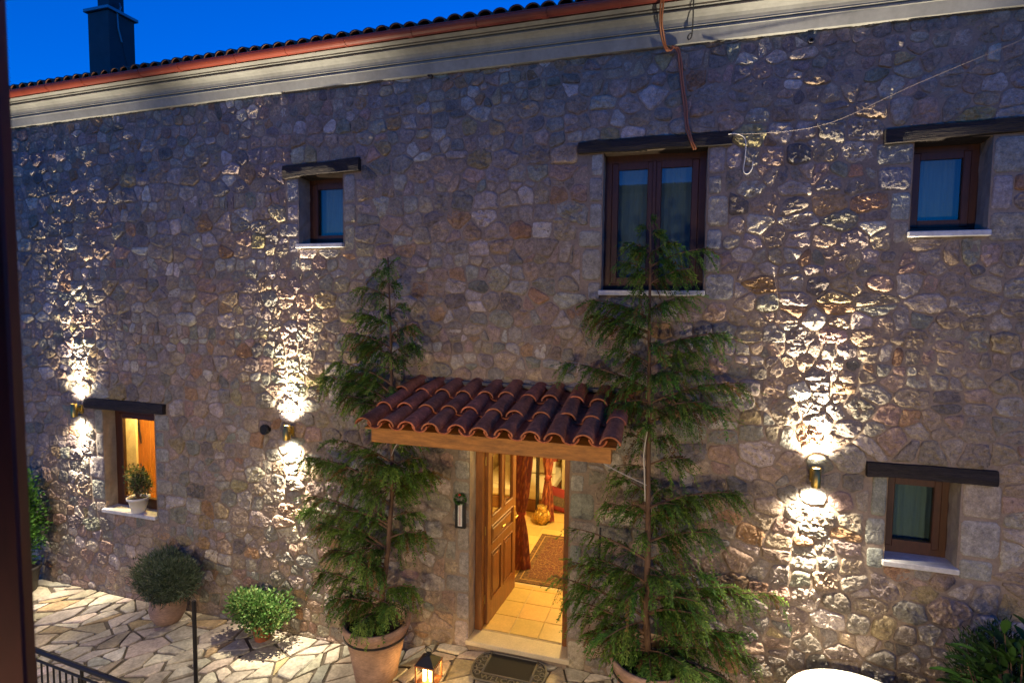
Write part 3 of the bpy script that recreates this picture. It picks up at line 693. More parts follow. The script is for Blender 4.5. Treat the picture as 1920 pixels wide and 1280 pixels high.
gm = thing('hanging_garment', (-2.12, 4.1, 1.2), 'dark red cloth hanging beside the long brown garment', 'garment')
V = []
for z, a, b in ((2.55, -.05, .05), (2.3, -.10, .10), (1.7, -.09, .10), (1.25, -.11, .09)): V += [(-2.12+a+(b-a)*i/10, 4.12+.03*math.sin(i*1.7), z) for i in range(11)]
obj('cloth', V, [(j*11+i, j*11+i+1, (j+1)*11+i+1, (j+1)*11+i) for j in range(3) for i in range(10)], M['drape'], gm, smooth=True, tint=(.2, .03, .014))

# room behind the glowing window
rw = MB(); rw.box(-9.6, -9.5, .46, 2.2, .8, 2.9); rw.box(-5.6, -5.5, .46, 2.2, .8, 2.9); rw.box(-9.6, -5.5, 2.1, 2.2, .8, 2.9); rw.box(-9.6, -5.5, .46, 2.2, 2.9, 3.0); rw.box(-9.6, -5.5, .46, 2.2, .7, .8)
rw.box(-9.5, -7.47, .465, .5, .8, 2.9); rw.box(-6.54, -5.6, .465, .5, .8, 2.9)
tag(rw.build('side_room_walls', M['roomwall']), 'walls of the lit room behind the ground floor window', None, None, 'structure')
wr = thing('wardrobe', (-8.0, 1.3, .8), 'honey coloured wooden wardrobe glowing behind the ground floor window', 'wardrobe')
MB().box(-9.3, -6.9, 1.25, 1.7, .801, 2.75).build('carcass', M['orangewood'], wr)
for i in range(6): MB().box(-9.29+i*.398, -9.29+i*.398+.392, 1.22, 1.249, .82, 2.73, .006).build('door_panel', M['orangewood'], wr)
MB().tube([(-8.36, 1.205, 2.5), (-8.33, 1.19, 2.2), (-8.28, 1.205, 1.75)], [.012, .022, .010], 8).build('hanging_strap', M['lintel'], wr)
rl = thing('side_room_lamp', (-7.2, .9, 2.8), 'ceiling lamp of the room behind the glowing ground floor window', 'lamp')
MB().lathe(-7.2, .8, [(.001, 2.88), (.1, 2.88), (.12, 2.8), (.001, 2.76)], 20).build('lamp_shade', mat('side lamp glass', (.9, .8, .6), .4, emit=((1, .6, .2), 3)), rl)
point('side_room_light', (-7.2, .8, 2.68), 75, (1, .60, .17), .08, rl)

# ------------------------------------------------------------------ canopy over the door
cp = thing('door_canopy', (-1.6, -.5, 2.8), 'small canopy of red barrel tiles on a pine beam over the front door', 'canopy')
cs = (3.115-2.865)/1.10
MB().box(-2.67, -.50, -1.10, -1.01, 2.79, 2.915, .005).build('front_beam', M['beamwood'], cp)
for x in (-2.66, -2.12, -1.60, -1.06, -.59):
    V = [(x+a, y, z+b) for a in (0, .075) for y, z in ((-1.009, 2.80), (0, 2.80+1.009*cs)) for b in (0, .10)]
    obj('rafter', V, [(0, 1, 3, 2), (4, 6, 7, 5), (0, 4, 5, 1), (2, 3, 7, 6), (0, 2, 6, 4), (1, 5, 7, 3)], M['beamwood'], cp)
MB().box(-2.66, -.51, -.07, -.001, 2.90, 3.02).build('wall_plate', M['beamwood'], cp)
for i in range(9):
    y0_, y1_ = -1.12+i*.124, -1.12+(i+1)*.124-.003; z0_, z1_ = 2.9165+(y0_+1.1)*cs, 2.9165+(y1_+1.1)*cs
    V = [(x, y, z+b) for x in (-2.72, -.46) for y, z in ((y0_, z0_), (y1_, z1_)) for b in (0, .016)]
    obj('board', V, [(0, 1, 3, 2), (4, 6, 7, 5), (0, 4, 5, 1), (2, 3, 7, 6), (0, 2, 6, 4), (1, 5, 7, 3)], M['beamwood'], cp)
MB().box(-2.75, -.45, -.06, 0.0, 3.20, 3.235, .004).build('flashing', mat('grey mortar fillet', (.16, .16, .14), .9), cp)
Vc, Fc = barrel(.47, .087, .070, .014, cs-.03, True, 13); Vp, Fp = barrel(.47, .078, .092, .014, cs-.03, False, 11)
csrc = []; psrc = None
for r in range(3):
    y = -1.19+r*.385; z = 2.955+(y+1.1)*cs
    for i in range(11):
        x = -2.705+i*.2215
        L = (x+random.uniform(-.014, .014), y+random.uniform(-.022, .022), z+.022+random.uniform(-.006, .006))
        if len(csrc) < 5:
            c = vary((.50, .175, .085), .2); csrc.append(obj('cover_tile', np.array(Vc)+np.array(L), Fc, M['tile'], cp, origin=L, tint=c, smooth=False)); o = csrc[-1]
        else: o = inst(random.choice(csrc), L, cp)
        o.rotation_euler = (random.uniform(-.022, .022), 0, random.uniform(-.05, .05))
        if i < 10:
            L = (x+.111, y+.02+random.uniform(-.01, .01), z+.062)
            if psrc is None: psrc = obj('pan_tile', np.array(Vp)+np.array(L), Fp, M['tile'], cp, origin=L, tint=(.40, .13, .06))
            else: inst(psrc, L, cp)
bl = thing('batten_lamp', (-1.66, -.09, 2.5), 'long white batten lamp glowing under the canopy above the door', 'lamp')
MB().box(-2.03, -1.27, -.13, -.03, 2.56, 2.60, .006).build('casing', M['whitepot'], bl)
MB().box(-2.01, -1.29, -.12, -.04, 2.52, 2.559, .012).build('diffuser', M['battenlens'], bl)

# ------------------------------------------------------------------ wall lamps shining up and down
def spot(name, loc, watts, ang, down, r, parent, blend=1.0):
    l = bpy.data.lights.new(name, 'SPOT'); l.energy = watts; l.color = WARM; l.spot_size = math.radians(ang); l.spot_blend = blend; l.shadow_soft_size = r
    o = bpy.data.objects.new(name, l); put(o, loc, parent); o.rotation_euler = (0 if down else math.pi, 0, 0); return o
def wall_lamp(x, zc_, label, k=1.0):
    y = -.105; t = thing('wall_lamp', (x, y, zc_), label, 'wall lamp', 'brass up and down lamps on the stone wall')
    h = .088; R = .038; n = 24
    b = MB().lathe(x, y, [(R, zc_-h), (R, zc_+h), (R-.004, zc_+h), (R-.004, zc_+h-.03), (.001, zc_+h-.03)], n)
    b.lathe(x, y, [(.001, zc_-h+.03), (R-.004, zc_-h+.03), (R-.004, zc_-h), (R, zc_-h)], n); b.build('body', M['brass'], t, smooth=True)
    MB().box(x-.018, x+.018, y+.04, -.02, zc_-.03, zc_+.03, .004).build('arm', M['brass'], t)
    MB().box(x-.035, x+.035, -.03, .0, zc_-.06, zc_+.06, .004).build('wall_plate', M['brass'], t)
    MB().lathe(x, y, [(.001, zc_+h-.012), (R-.006, zc_+h-.012)], n).build('lens', M['lens'], t)
    MB().lathe(x, y, [(R-.006, zc_-h+.012), (.001, zc_-h+.012)], n).build('lens', M['lens'], t)
    for dn_ in (False, True):
        z = zc_-(h+.004) if dn_ else zc_+(h+.004)
        spot('lamp_beam', (x, y, z), LAMP_W*k, 130, dn_, .022, t); spot('lamp_core', (x, y, z), LAMP_N*k*(.42 if dn_ else 1), 48, dn_, .022, t)
wall_lamp(-7.84, 2.555, 'brass cylinder wall lamp beside the glowing window at the far end', .75)
wall_lamp(-4.40, 2.52, 'brass cylinder wall lamp beside the round black vent cover')
wall_lamp(1.185, 2.56, 'brass cylinder wall lamp on the far side of the taller tree above the white table', 1.0)

# ------------------------------------------------------------------ the house the picture is taken from (its lamps light this side of the court, its front shows in the window panes)
oh = thing('opposite_house', (-1.4, -6.6, 0), 'plain plastered house facing the stone house across the paved court', 'house')
MB().box(-6.3, 3.5, -6.9, -6.6, 0, 6.5).build('wall', mat('grey beige render', (.36, .33, .29), .9, noise=[(3, .08, 3, U1)]), oh)
MB().box(-6.4, 3.6, -6.9, -6.35, 6.501, 6.62).build('eaves', M['fascia'], oh)
MB().box(-6.3, 3.5, -6.599, -6.54, 5.6, 5.85).build('string_course', M['cornice'], oh)
for x in (-5.1, -2.6, 2.2):
    wd = MB().box(x-.5, x+.5, -6.599, -6.56, 3.9, 5.2, .01).build('window', M['framewood'], oh); MB().box(x-.43, x+.43, -6.559, -6.555, 3.97, 5.13).build('pane', M['glass'], wd)
def shaded_lamp(x, z, label):
    t = thing('shaded_wall_lamp', (x, -6.35, z), label, 'wall lamp', 'hooded lamps on the opposite house')
    MB().tube([(x, -6.599, z+.1), (x, -6.45, z+.16), (x, -6.35, z+.09)], .012, 8).build('bracket', M['blackmetal'], t)
    MB().lathe(x, -6.35, [(.001, z+.09), (.04, z+.085), (.15, z+.0), (.155, z-.005), (.14, z+.0), (.03, z+.07), (.001, z+.07)], 20).build('hood', M['blackmetal'], t, smooth=True)
    MB().lathe(x, -6.35, [(.001, z-.04), (.03, z-.03), (.045, z+.0), (.03, z+.05), (.001, z+.06)], 14).build('bulb', mat('bulb glass', (.9, .85, .7), .4, emit=((1, .75, .45), 8)), t, smooth=True)
    l = bpy.data.lights.new('lamp_light', 'SPOT'); l.energy = FILL_W; l.color = (1, .74, .42); l.spot_size = math.radians(118); l.spot_blend = 1.0; l.shadow_soft_size = .22
    o = bpy.data.objects.new('lamp_light', l); put(o, (x, -6.33, z-.06), t); o.rotation_euler = (math.radians(76), 0, 0)
shaded_lamp(-5.4, 2.6, 'hooded lamp at the far end of the opposite house'); shaded_lamp(-1.6, 2.6, 'hooded lamp in the middle of the opposite house'); shaded_lamp(2.4, 2.6, 'hooded lamp at the near end of the opposite house')

# ------------------------------------------------------------------ pots
def pot(name, cx, cy, z0, prof, m, label, band=None, soil_z=None, soil_r=None, cat='plant pot'):
    t = thing(name, (cx, cy, z0), label, cat)
    MB().lathe(cx, cy, [(r, z0+z) for r, z in prof], 40).build('body', m, t, smooth=True)
    if soil_z: MB().lathe(cx, cy, [(soil_r, z0+soil_z), (soil_r*.5, z0+soil_z+.015), (.001, z0+soil_z+.02)], 28).build('soil', M['soil'], t)
    if band:
        r, z = band; MB().lathe(cx, cy, [(r-.004, z0+z-.011), (r+.006, z0+z-.011), (r+.006, z0+z+.011), (r-.004, z0+z+.011)], 40).build('strap', M['blackmetal'], t)
    return t
BIG = [(.001, 0), (.19, 0), (.205, .01), (.235, .2), (.27, .38), (.30, .52), (.315, .535), (.325, .55), (.33, .62), (.355, .64), (.36, .68), (.345, .70), (.315, .695), (.305, .62), (.29, .58)]
GL = gh(-2.95)-.005
pot('terracotta_pot', -2.95, -.56, GL, BIG, M['terracotta'], 'tall weathered terracotta pot with black band left of the door', (.327, .565), .6, .30)
pot('terracotta_pot', -.17, -.62, .27, BIG, M['terracotta'], 'large terracotta pot hidden under the foliage of the tree right of the door', (.327, .565), .6, .30)
pot('round_pot', -6.10, -.27, .0, [(r*.74, z*.8) for r, z in ((.001, 0), (.15, 0), (.2, .03), (.265, .14), (.285, .24), (.27, .33), (.25, .37), (.27, .39), (.265, .41), (.235, .41), (.225, .36))], M['terracotta'], 'round bellied terracotta pot under the dark ball shaped shrub', None, .29, .166)
pot('small_pot', -4.71, -.21, .0, [(.001, 0), (.08, 0), (.085, .01), (.11, .16), (.128, .165), (.13, .215), (.12, .22), (.11, .18)], M['terracotta2'], 'small orange terracotta pot with bright green herb', None, .175, .11)
pot('window_pot', -6.91, .03, 1.213, [(r*.78, z*.88) for r, z in ((.001, 0), (.10, 0), (.105, .01), (.155, .2), (.175, .2), (.178, .235), (.165, .235), (.15, .2))], M['whitepot'], 'white pot standing on the marble sill of the glowing window', None, .17, .117)
pot('dark_pot', -8.62, -.34, .0, [(.001, 0), (.15, 0), (.2, .3), (.22, .32), (.22, .36), (.19, .36), (.18, .3)], mat('dark glazed pot', (.03, .025, .022), .5), 'dark pot in the far corner behind the red shutter', None, .31, .185)

# ------------------------------------------------------------------ plants
class Leaves:
    def __init__(s): s.V = []; s.T = []; s.n = 0
    def quads(s, base, d, side, L, Wd, col):
        """diamond leaves: arrays base (n,3), d unit dir, side unit, L, Wd (n,), col (n,3)"""
        L = L[:, None]; Wd = Wd[:, None]; mid = base+d*L*.45
        s.V.append(np.stack([base, mid-side*Wd/2, base+d*L, mid+side*Wd/2], 1).reshape(-1, 3)); s.T.append(np.repeat(col, 4, axis=0)); s.n += len(base)
    def build(s, name, parent):
        V = np.vstack(s.V); return obj(name, V, np.arange(len(V)).reshape(-1, 4), M['leaf'], parent, tint=np.vstack(s.T))
def unit(a): return a/np.maximum(1e-6, np.linalg.norm(a, axis=-1, keepdims=True))
def bez(p, c, q, t): return (1-t)[:, None]**2*p+2*((1-t)*t)[:, None]*c+(t**2)[:, None]*q
def conifer(trunk, tips, fill, label, rtrunk, dens=1.0, seed=1, cols=None):
    rg = np.random.default_rng(seed); trunk = np.array(trunk); tz = trunk[:, 2]
    t = thing('cypress_tree', tuple(trunk[0]), label, 'tree')
    k = len(trunk); MB().tube([tuple(p) for p in trunk], [rtrunk*(1-.9*i/(k-1))+.004 for i in range(k)], 8).build('trunk', M['bark'], t, smooth=True)
    tp = lambda z: np.array([np.interp(z, tz, trunk[:, 0]), np.interp(z, tz, trunk[:, 1]), z])
    wood = MB(); lv = Leaves(); G, G2, BR = cols
    br = []
    for (x, y, z, full) in tips:
        q = np.array([x, y, z]); hd = math.hypot(q[0]-tp(z)[0], q[1]-tp(z)[1]); z0 = min(tz[-1]-.08, max(tz[0]+.15, z-.05-.22*hd)); br.append((tp(z0), q, full))
    H = tz[-1]-tz[0]
    for i in range(fill):
        f = (i+rg.random())/fill; z = tz[0]+.12+f*(H-.16); Rm = (.52*(1-f)**.75+.06)*rg.uniform(.45, 1); a = rg.uniform(0, 2*math.pi)
        p = tp(z); q = p+np.array([Rm*math.cos(a), -abs(Rm*math.sin(a))*.85 if p[1] > -.45 or math.sin(a) > 0 and p[1]+Rm*.8 > -.06 else Rm*math.sin(a)*.8, Rm*rg.uniform(-.15, .45)])
        q[1] = min(q[1], -.07); br.append((p, q, .8))
    for p, q, full in br:
        Lb = np.linalg.norm(q-p)
        if Lb < .05: continue
        c = (p+q)/2+np.array([0, 0, .10*Lb+.02]); tt = np.linspace(0, 1, 9); cur = bez(p, c, q, tt)
        wood.tube([tuple(v) for v in cur], [.010*min(1.3, Lb/.5)*(1-.85*u)+.0015 for u in tt], 5, False)
        ns = max(8, int(Lb/.0135*full*rg.uniform(.6, 1.3)*dens)); ts = np.sort(rg.uniform(.10, 1, ns)); P = bez(p, c, q, ts); D = unit(bez(p, c, q, np.minimum(1, ts+.03))-bez(p, c, q, ts-.03))
        for s_ in range(ns):
            d = D[s_]; sd = unit(np.cross(d, [0, 0, 1.])[None])[0]; sg = rg.choice([-1, 1]); u = ts[s_]
            ax_ = unit((d*rg.uniform(.45, 1.0)+sd*sg*rg.uniform(.15, .9)+np.array([0, 0, rg.uniform(-1.25, .1)]))[None])[0]
            L = (.09+.15*min(1, Lb/.5)*(1-.55*u))*rg.uniform(.6, 1.25); nl = max(4, int(L/.012))
            v = np.linspace(.06, 1, nl); droop = np.array([0, 0, -1.])*(v**2)[:, None]*L*rg.uniform(.2, .8)
            A = P[s_]+ax_*L*v[:, None]+droop; ad = unit(ax_+np.array([0, 0, -1.])*(v*.5)[:, None]); nrm = unit(np.cross(ad, sd+rg.normal(0, .4, 3))); pl = unit(np.cross(nrm, ad))
            g = rg.random(); basecol = G*(1-g)+G2*g
            if rg.random() < .10: basecol = BR
            for side in (-1, 1):
                dl = unit(ad*.85+pl*side*rg.uniform(.3, .75, (nl, 1))+rg.normal(0, .24, (nl, 3)))
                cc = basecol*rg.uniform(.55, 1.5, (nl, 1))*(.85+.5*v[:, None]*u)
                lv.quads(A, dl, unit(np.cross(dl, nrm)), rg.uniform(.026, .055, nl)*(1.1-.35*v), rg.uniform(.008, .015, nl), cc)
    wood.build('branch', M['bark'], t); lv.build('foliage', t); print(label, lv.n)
    return t
G_, G2_, BR_ = np.array([.06, .15, .024]), np.array([.17, .25, .04]), np.array([.17, .10, .03])
TL = [(-2.95, -.56, GL+.6), (-2.90, -.52, 1.0), (-2.85, -.48, 1.5), (-2.82, -.45, 2.1), (-2.83, -.43, 2.7), (-2.84, -.42, 3.3), (-2.86, -.41, 3.9), (-2.89, -.40, 4.52)]
tipsL = [(-2.92,-.40,4.50,1.5),(-2.86,-.38,4.46,1.5),(-3.0,-.42,4.40,1.3),(-3.21,-.45,4.22,1.1),(-2.81,-.40,4.28,1),(-2.66,-.42,4.06,1.2),(-3.29,-.36,3.95,1.2),(-2.57,-.45,3.84,1.2),(-3.32,-.5,3.74,1.3),(-2.55,-.40,3.65,1.2),(-3.25,-.35,3.63,1.3),(-2.69,-.45,3.53,1),(-3.54,-.4,3.42,1.3),(-3.66,-.45,3.26,1.5),(-3.32,-.6,3.1,1.5),(-3.4,-.3,3.3,1.2),(-3.1,-.7,3.05,1.2),
 (-3.50,-.5,2.60,1.3),(-3.87,-.45,2.38,1.4),(-3.92,-.4,1.78,1.4),(-3.82,-.5,1.97,1.4),(-3.66,-.55,1.69,1.4),(-2.38,-.45,2.35,1.2),(-2.44,-.5,2.5,1.3),(-2.52,-.5,1.93,1),(-2.42,-.55,1.75,.9),(-3.56,-.65,1.22,1.4),(-3.3,-.8,1.05,1.3),(-2.50,-.6,1.20,.9),(-2.68,-.75,1.05,1),(-2.9,-.95,.95,1),(-3.2,-.35,2.45,1.3),(-3.5,-.35,2.15,1.2),(-2.55,-.3,2.65,1.2),(-2.7,-.7,2.45,1.3),(-3.15,-.7,2.3,1.2),(-3.4,-.7,1.5,1.3),(-3.3,-.6,1.9,1.2),(-2.6,-.5,2.2,1.1),(-3.0,-.8,1.6,1),(-3.45,-.5,1.0,1.2)]
conifer(TL, tipsL, 26, 'slender green cypress in the terracotta pot left of the canopy', .030, 1.0, 3, (G_, G2_, BR_))
TR = [(-.17, -.62, .85), (-.22, -.58, 1.3), (-.22, -.52, 1.9), (-.24, -.45, 2.5), (-.25, -.40, 3.1), (-.27, -.36, 3.8), (-.28, -.33, 4.4), (-.29, -.32, 4.86)]
def R_(px_tips):
    return px_tips
tipsR = [(-.36,-.33,4.78,1.8),(-.2,-.30,4.74,1.8),(-.42,-.33,4.58,1.6),(-.08,-.35,4.62,1.6),(-.42,-.30,4.36,1.5),(-.1,-.36,4.42,1.5),(-.28,-.32,4.83,1),(.19,-.35,4.56,1.4),(-.50,-.35,4.63,1.2),(-.56,-.35,4.46,1.2),(.06,-.45,4.38,1.2),(.10,-.3,4.15,1.1),(-.78,-.35,4.10,1.4),(-.77,-.4,3.96,1.4),(-.62,-.45,3.87,1.2),(.37,-.4,3.83,1.5),(-.60,-.4,3.66,1.2),(.23,-.45,3.52,1.5),(-1.0,-.4,3.51,1.5),(.54,-.35,3.40,1.4),(.40,-.45,3.2,1.5),(-.55,-.6,3.2,1.4),(.0,-.55,2.94,1.2),(.15,-.3,3.65,1.2),(-.1,-.6,3.5,1.3),(.2,-.6,3.25,1.3),(-.45,-.5,3.38,1.3),(-.38,-.5,4.2,1.1),(-.1,-.5,4.1,1.2),
 (.50,-.45,2.46,1.5),(-.57,-.45,2.50,1.2),(.32,-.55,2.12,1.3),(-.60,-.5,2.26,1.1),(.07,-.5,1.90,1),(.52,-.45,1.62,1.4),(.86,-.4,1.60,1.6),(-.90,-.5,1.98,1.2),(-.91,-.5,1.66,1.1),(-1.08,-.55,1.52,1.1),(-.95,-.6,1.35,1),(-.84,-.6,1.23,.9),(.68,-.5,1.05,1.5),(-.67,-.65,1.1,1),(-.47,-.8,1.02,1.1),(.5,-.75,.95,1.5),(.1,-.95,1.15,1.5),(-.15,-.95,1.0,1.4),(.25,-.8,1.5,1.3),(-.1,-.75,1.75,1.1),(.0,-.6,2.35,1.3),(-.4,-.6,2.3,1.2),(.15,-.5,2.3,1.2),(.3,-.5,1.75,1.2),(.3,-.9,1.05,1.5),(-.5,-.6,1.7,1),(-.75,-.55,1.75,1),(.55,-.6,1.3,1.4)]
conifer(TR, tipsR, 28, 'taller green cypress right of the canopy reaching the double window', .030, 1.0, 5, (G_*np.array([.9, 1.1, 1]), G2_, BR_))

def shrub(name, c, R, n, ll, lw, cols, label, seed, cat='shrub', inner=.45, upb=.35, stems=14, base=None, sq=1.0):
    rg = np.random.default_rng(seed); c = np.array(c); R = np.array(R); base = np.array(base if base is not None else c-np.array([0, 0, R[2]]))
    t = thing(name, tuple(base), label, cat); lv = Leaves()
    d = unit(rg.normal(0, 1, (n, 3))); rad = inner+(1-inner)*rg.random(n)**.6; rad = np.where(rg.random(n) < .10, rad*rg.uniform(1.0, 1.25, n), rad)
    lump = 1+.20*vnoise(d*2.2+seed, 1.6, seed)+.14*vnoise(d*6+seed, 1., seed+1); ns_ = 9; so = unit(rg.normal(0, 1, (ns_, 3)))*rg.uniform(.25, .55, (ns_, 1)); sr = rg.uniform(.42, .62, ns_); kk = rg.integers(0, ns_, n); P = c+(so[kk]+d*(rad*lump*sr[kk])[:, None])*R
    P[:, 1] = np.minimum(P[:, 1], -.05 if base[1] < -.02 else 9)
    od = unit(d+np.array([0, 0, upb])+rg.normal(0, .45, (n, 3))); sd = unit(np.cross(od, rg.normal(0, 1, (n, 3))))
    k = rg.integers(0, len(cols), n); col = np.array(cols)[k]*rg.uniform(.7, 1.3, (n, 1))
    lv.quads(P, od, sd, rg.uniform(.7, 1.3, n)*ll, rg.uniform(.7, 1.3, n)*lw, col); lv.build('foliage', t)
    m = MB()
    for i in range(stems):
        q = c+unit(rg.normal(0, 1, 3)[None])[0]*R*.75; q[2] = max(q[2], c[2]-.3*R[2])
        m.tube([tuple(base), tuple((base+q)/2+np.array([0, 0, .05])), tuple(q)], [.008, .005, .002], 5, False)
    m.build('stem', M['bark'], t); return t
shrub('ball_shrub', (-5.99, -.35, .65), (.50, .36, .44), 13000, .06, .009, [(.08, .115, .065), (.11, .145, .09), (.05, .08, .04), (.15, .18, .125)], 'dark grey green ball of rosemary in the round terracotta pot', 11, upb=.6, base=(-6.10, -.27, .30))
shrub('herb_plant', (-4.67, -.31, .40), (.46, .32, .30), 4600, .042, .026, [(.11, .24, .06), (.17, .30, .09), (.06, .15, .035), (.2, .26, .08)], 'bushy bright green herb in the small orange pot', 12, 'plant', upb=.5, base=(-4.71, -.21, .17))
shrub('sill_plant', (-6.94, .02, 1.66), (.26, .18, .31), 1300, .04, .02, [(.05, .09, .03), (.12, .16, .06), (.2, .2, .1)], 'small variegated shrub in the white pot on the window sill', 13, 'plant', inner=.2, base=(-6.91, .03, 1.38))
shrub('tall_shrub', (-8.62, -.36, 1.0), (.38, .32, .78), 5500, .05, .028, [(.06, .16, .02), (.09, .22, .03), (.03, .08, .015)], 'tall leafy green shrub in the far corner by the red shutter', 14, base=(-8.62, -.34, .31))
shrub('round_conifer', (2.40, -.45, 1.15), (.32, .28, .66), 6000, .05, .010, [(.018, .045, .008), (.03, .065, .012), (.012, .025, .006)], 'dark rounded conifer bush below the small ground floor window', 15, base=(2.42, -.50, .27))
def leafy(name, c, R, n, label, seed, base):
    rg = np.random.default_rng(seed); t = thing(name, base, label, 'shrub'); c = np.array(c); R = np.array(R); m = MB(); V = []; F = []; T = []
    for i in range(n):
        d = unit(rg.normal(0, 1, 3)[None])[0]; p = c+d*R*rg.uniform(.55, 1); out = unit((d+np.array([0, -.3, .25])+rg.normal(0, .3, 3))[None])[0]
        sd = unit(np.cross(out, [0, 0, 1.])[None])[0]; L, W2 = rg.uniform(.13, .22), rg.uniform(.045, .07); nr = np.cross(sd, out); col = np.array([.03, .08, .014])*rg.uniform(.6, 1.7); b = len(V)
        for s in (0, .3, .65, 1):
            q = p+out*L*s-np.array([0, 0, .35*L*s*s]); wv = W2*math.sin(math.pi*min(.98, .08+s*.9)); V += [q-sd*wv/2+nr*.01, q-nr*.006, q+sd*wv/2+nr*.01]; T += [col]*3
        for s in range(3):
            for k in (0, 1): F.append((b+s*3+k, b+s*3+k+1, b+s*3+k+4, b+s*3+k+3))
        if i % 4 == 0: m.tube([base, tuple((np.array(base)+p)/2+np.array([0, 0, .1])), tuple(p)], [.012, .008, .003], 5, False)
    obj('foliage', V, F, M['leaf'], t, tint=T, smooth=True); m.build('stem', M['bark'], t)
leafy('broadleaf_shrub', (2.42, -.85, 1.20), (.42, .36, .62), 420, 'dark broad leaved shrub at the right edge of the wall', 21, (2.42, -.85, .27))
leafy('broadleaf_shrub', (2.02, -1.0, .78), (.35, .3, .4), 200, 'low dark broad leaved shrub beside the white table', 22, (2.02, -1.0, .27))

# ------------------------------------------------------------------ small things
tb = thing('garden_table', (1.45, -.75, .28), 'round white garden table brightly lit under the wall lamp', 'table')
MB().lathe(1.45, -.75, [(.001, .868), (.54, .868), (.555, .875), (.558, .885), (.555, .895), (.54, .90), (.001, .90)], 64).build('table_top', M['tablewhite'], tb, smooth=False)
MB().lathe(1.45, -.75, [(.03, .30), (.03, .867)], 16).build('column', M['tablewhite'], tb)
for a in range(3):
    aa = a*2.094+.5; MB().tube([(1.45+.02*math.cos(aa), -.75+.02*math.sin(aa), .36), (1.45+.2*math.cos(aa), -.75+.2*math.sin(aa), .33), (1.45+.38*math.cos(aa), -.75+.38*math.sin(aa), .295)], [.018, .016, .014], 8).build('foot', M['tablewhite'], tb)
# lantern
lt = thing('lantern', (-2.31, -.64, .27), 'copper framed candle lantern with dark pointed roof on the paving', 'lantern')
lx, ly, s = -2.31, -.64, .095; z0, z1 = .275, .475
MB().box(lx-s-.01, lx+s+.01, ly-s-.01, ly+s+.01, z0, z0+.02, .003).build('base', M['lanternwood'], lt)
for sx in (-1, 1):
    for sy in (-1, 1): MB().box(lx+sx*s-.009, lx+sx*s+.009, ly+sy*s-.009, ly+sy*s+.009, z0+.0205, z1, .002).build('post', M['lanternwood'], lt)
m = MB()
e = s+.012
for q in ((lx-e, lx+e, ly-e, ly-e+.016), (lx-e, lx+e, ly+e-.016, ly+e), (lx-e, lx-e+.016, ly-e+.016, ly+e-.016), (lx+e-.016, lx+e, ly-e+.016, ly+e-.016)): m.box(*q, z1+.0005, z1+.014)
m.build('top_rim', M['lanternwood'], lt)
e = s+.006; MB().add([(lx-e, ly-e, z1+.015), (lx+e, ly-e, z1+.015), (lx+e, ly+e, z1+.015), (lx-e, ly+e, z1+.015), (lx-.02, ly-.02, z1+.085), (lx+.02, ly-.02, z1+.085), (lx+.02, ly+.02, z1+.085), (lx-.02, ly+.02, z1+.085)],
    [(3, 2, 1, 0), (0, 1, 5, 4), (1, 2, 6, 5), (2, 3, 7, 6), (3, 0, 4, 7), (4, 5, 6, 7)]).build('roof', M['lanternroof'], lt)
MB().box(lx-.025, lx+.025, ly-.02, ly+.02, z1+.0855, z1+.105, .004).build('cap', M['lanternroof'], lt)
MB().tube([(lx+.03*math.cos(a), ly, z1+.125+.03*math.sin(a)) for a in np.linspace(-.6, 3.74, 12)], .004, 6).build('ring', M['lanternroof'], lt)
for i, (a, b, h) in enumerate(((-.035, -.02, .12), (.03, -.01, .14), (0, .035, .10))):
    cd = thing('candle', (lx+a, ly+b, z0+.02), ['shorter lit candle standing inside the copper lantern', 'tallest lit candle standing inside the copper lantern', 'lit candle at the back inside the copper lantern'][i], 'candle', 'candles in the lantern')
    MB().lathe(lx+a, ly+b, [(.001, z0+.0205), (.020, z0+.0205), (.020, z0+.02+h), (.001, z0+.018+h)], 16).build('wax', M['candle'], cd, smooth=True)
    MB().lathe(lx+a, ly+b, [(.001, z0+.022+h), (.006, z0+.032+h), (.004, z0+.045+h), (.0005, z0+.06+h)], 8).build('flame', M['flame'], cd, smooth=True)
point('candle_light', (lx, ly-.005, z0+.165), 2.2, (1, .6, .2), .015, lt)
# door mat with raised scrolls and lettering
mt = thing('door_mat', (-1.58, -.28, .297), 'black rubber doormat with scrolled ends reading WELCOME', 'doormat')
mz = .297; cx, cy = -1.58, -.28
def stadium(w_, h_, n=18):
    P = [(cx+w_+h_*.55*math.cos(a), cy+h_*math.sin(a)) for a in np.linspace(-math.pi/2, math.pi/2, n)] + [(cx-w_-h_*.55*math.cos(a), cy+h_*math.sin(a)) for a in np.linspace(math.pi/2, -math.pi/2, n)[::1]]
    return P
P = stadium(.26, .225); n = len(P); V = [(x, y, mz) for x, y in P]+[(x, y, mz+.014) for x, y in P]
obj('base', V, [(i, (i+1) % n, n+(i+1) % n, n+i) for i in range(n)]+[tuple(range(n, 2*n))], M['blackrubber'], mt)
m = MB(); zz = mz+.0165
m.tube([(x, y, zz) for x, y in P]+[(P[0][0], P[0][1], zz)], .010, 6, False); m.build('rim', M['greyrubber'], mt)
m = MB()
for sx in (-1, 1):
    for (ox, oy, r, tw) in ((.30, .10, .045, 1), (.30, -.02, .045, -1), (.30, -.13, .04, 1), (.345, .04, .035, -1), (.345, -.08, .035, 1), (.285, .17, .025, -1)):
        pts = [(cx+sx*(ox+r*(1-.55*k/16)*math.cos(tw*k*.42)), cy+oy+r*(1-.55*k/16)*math.sin(tw*k*.42), zz) for k in range(17)]; m.tube(pts, .0065, 5)
    m.tube([(cx+sx*.255, cy-.12, zz), (cx+sx*.255, cy+.22, zz)], .012, 6)
m.tube([(cx-.255, cy-.115, zz), (cx+.255, cy-.115, zz)], .009, 6)
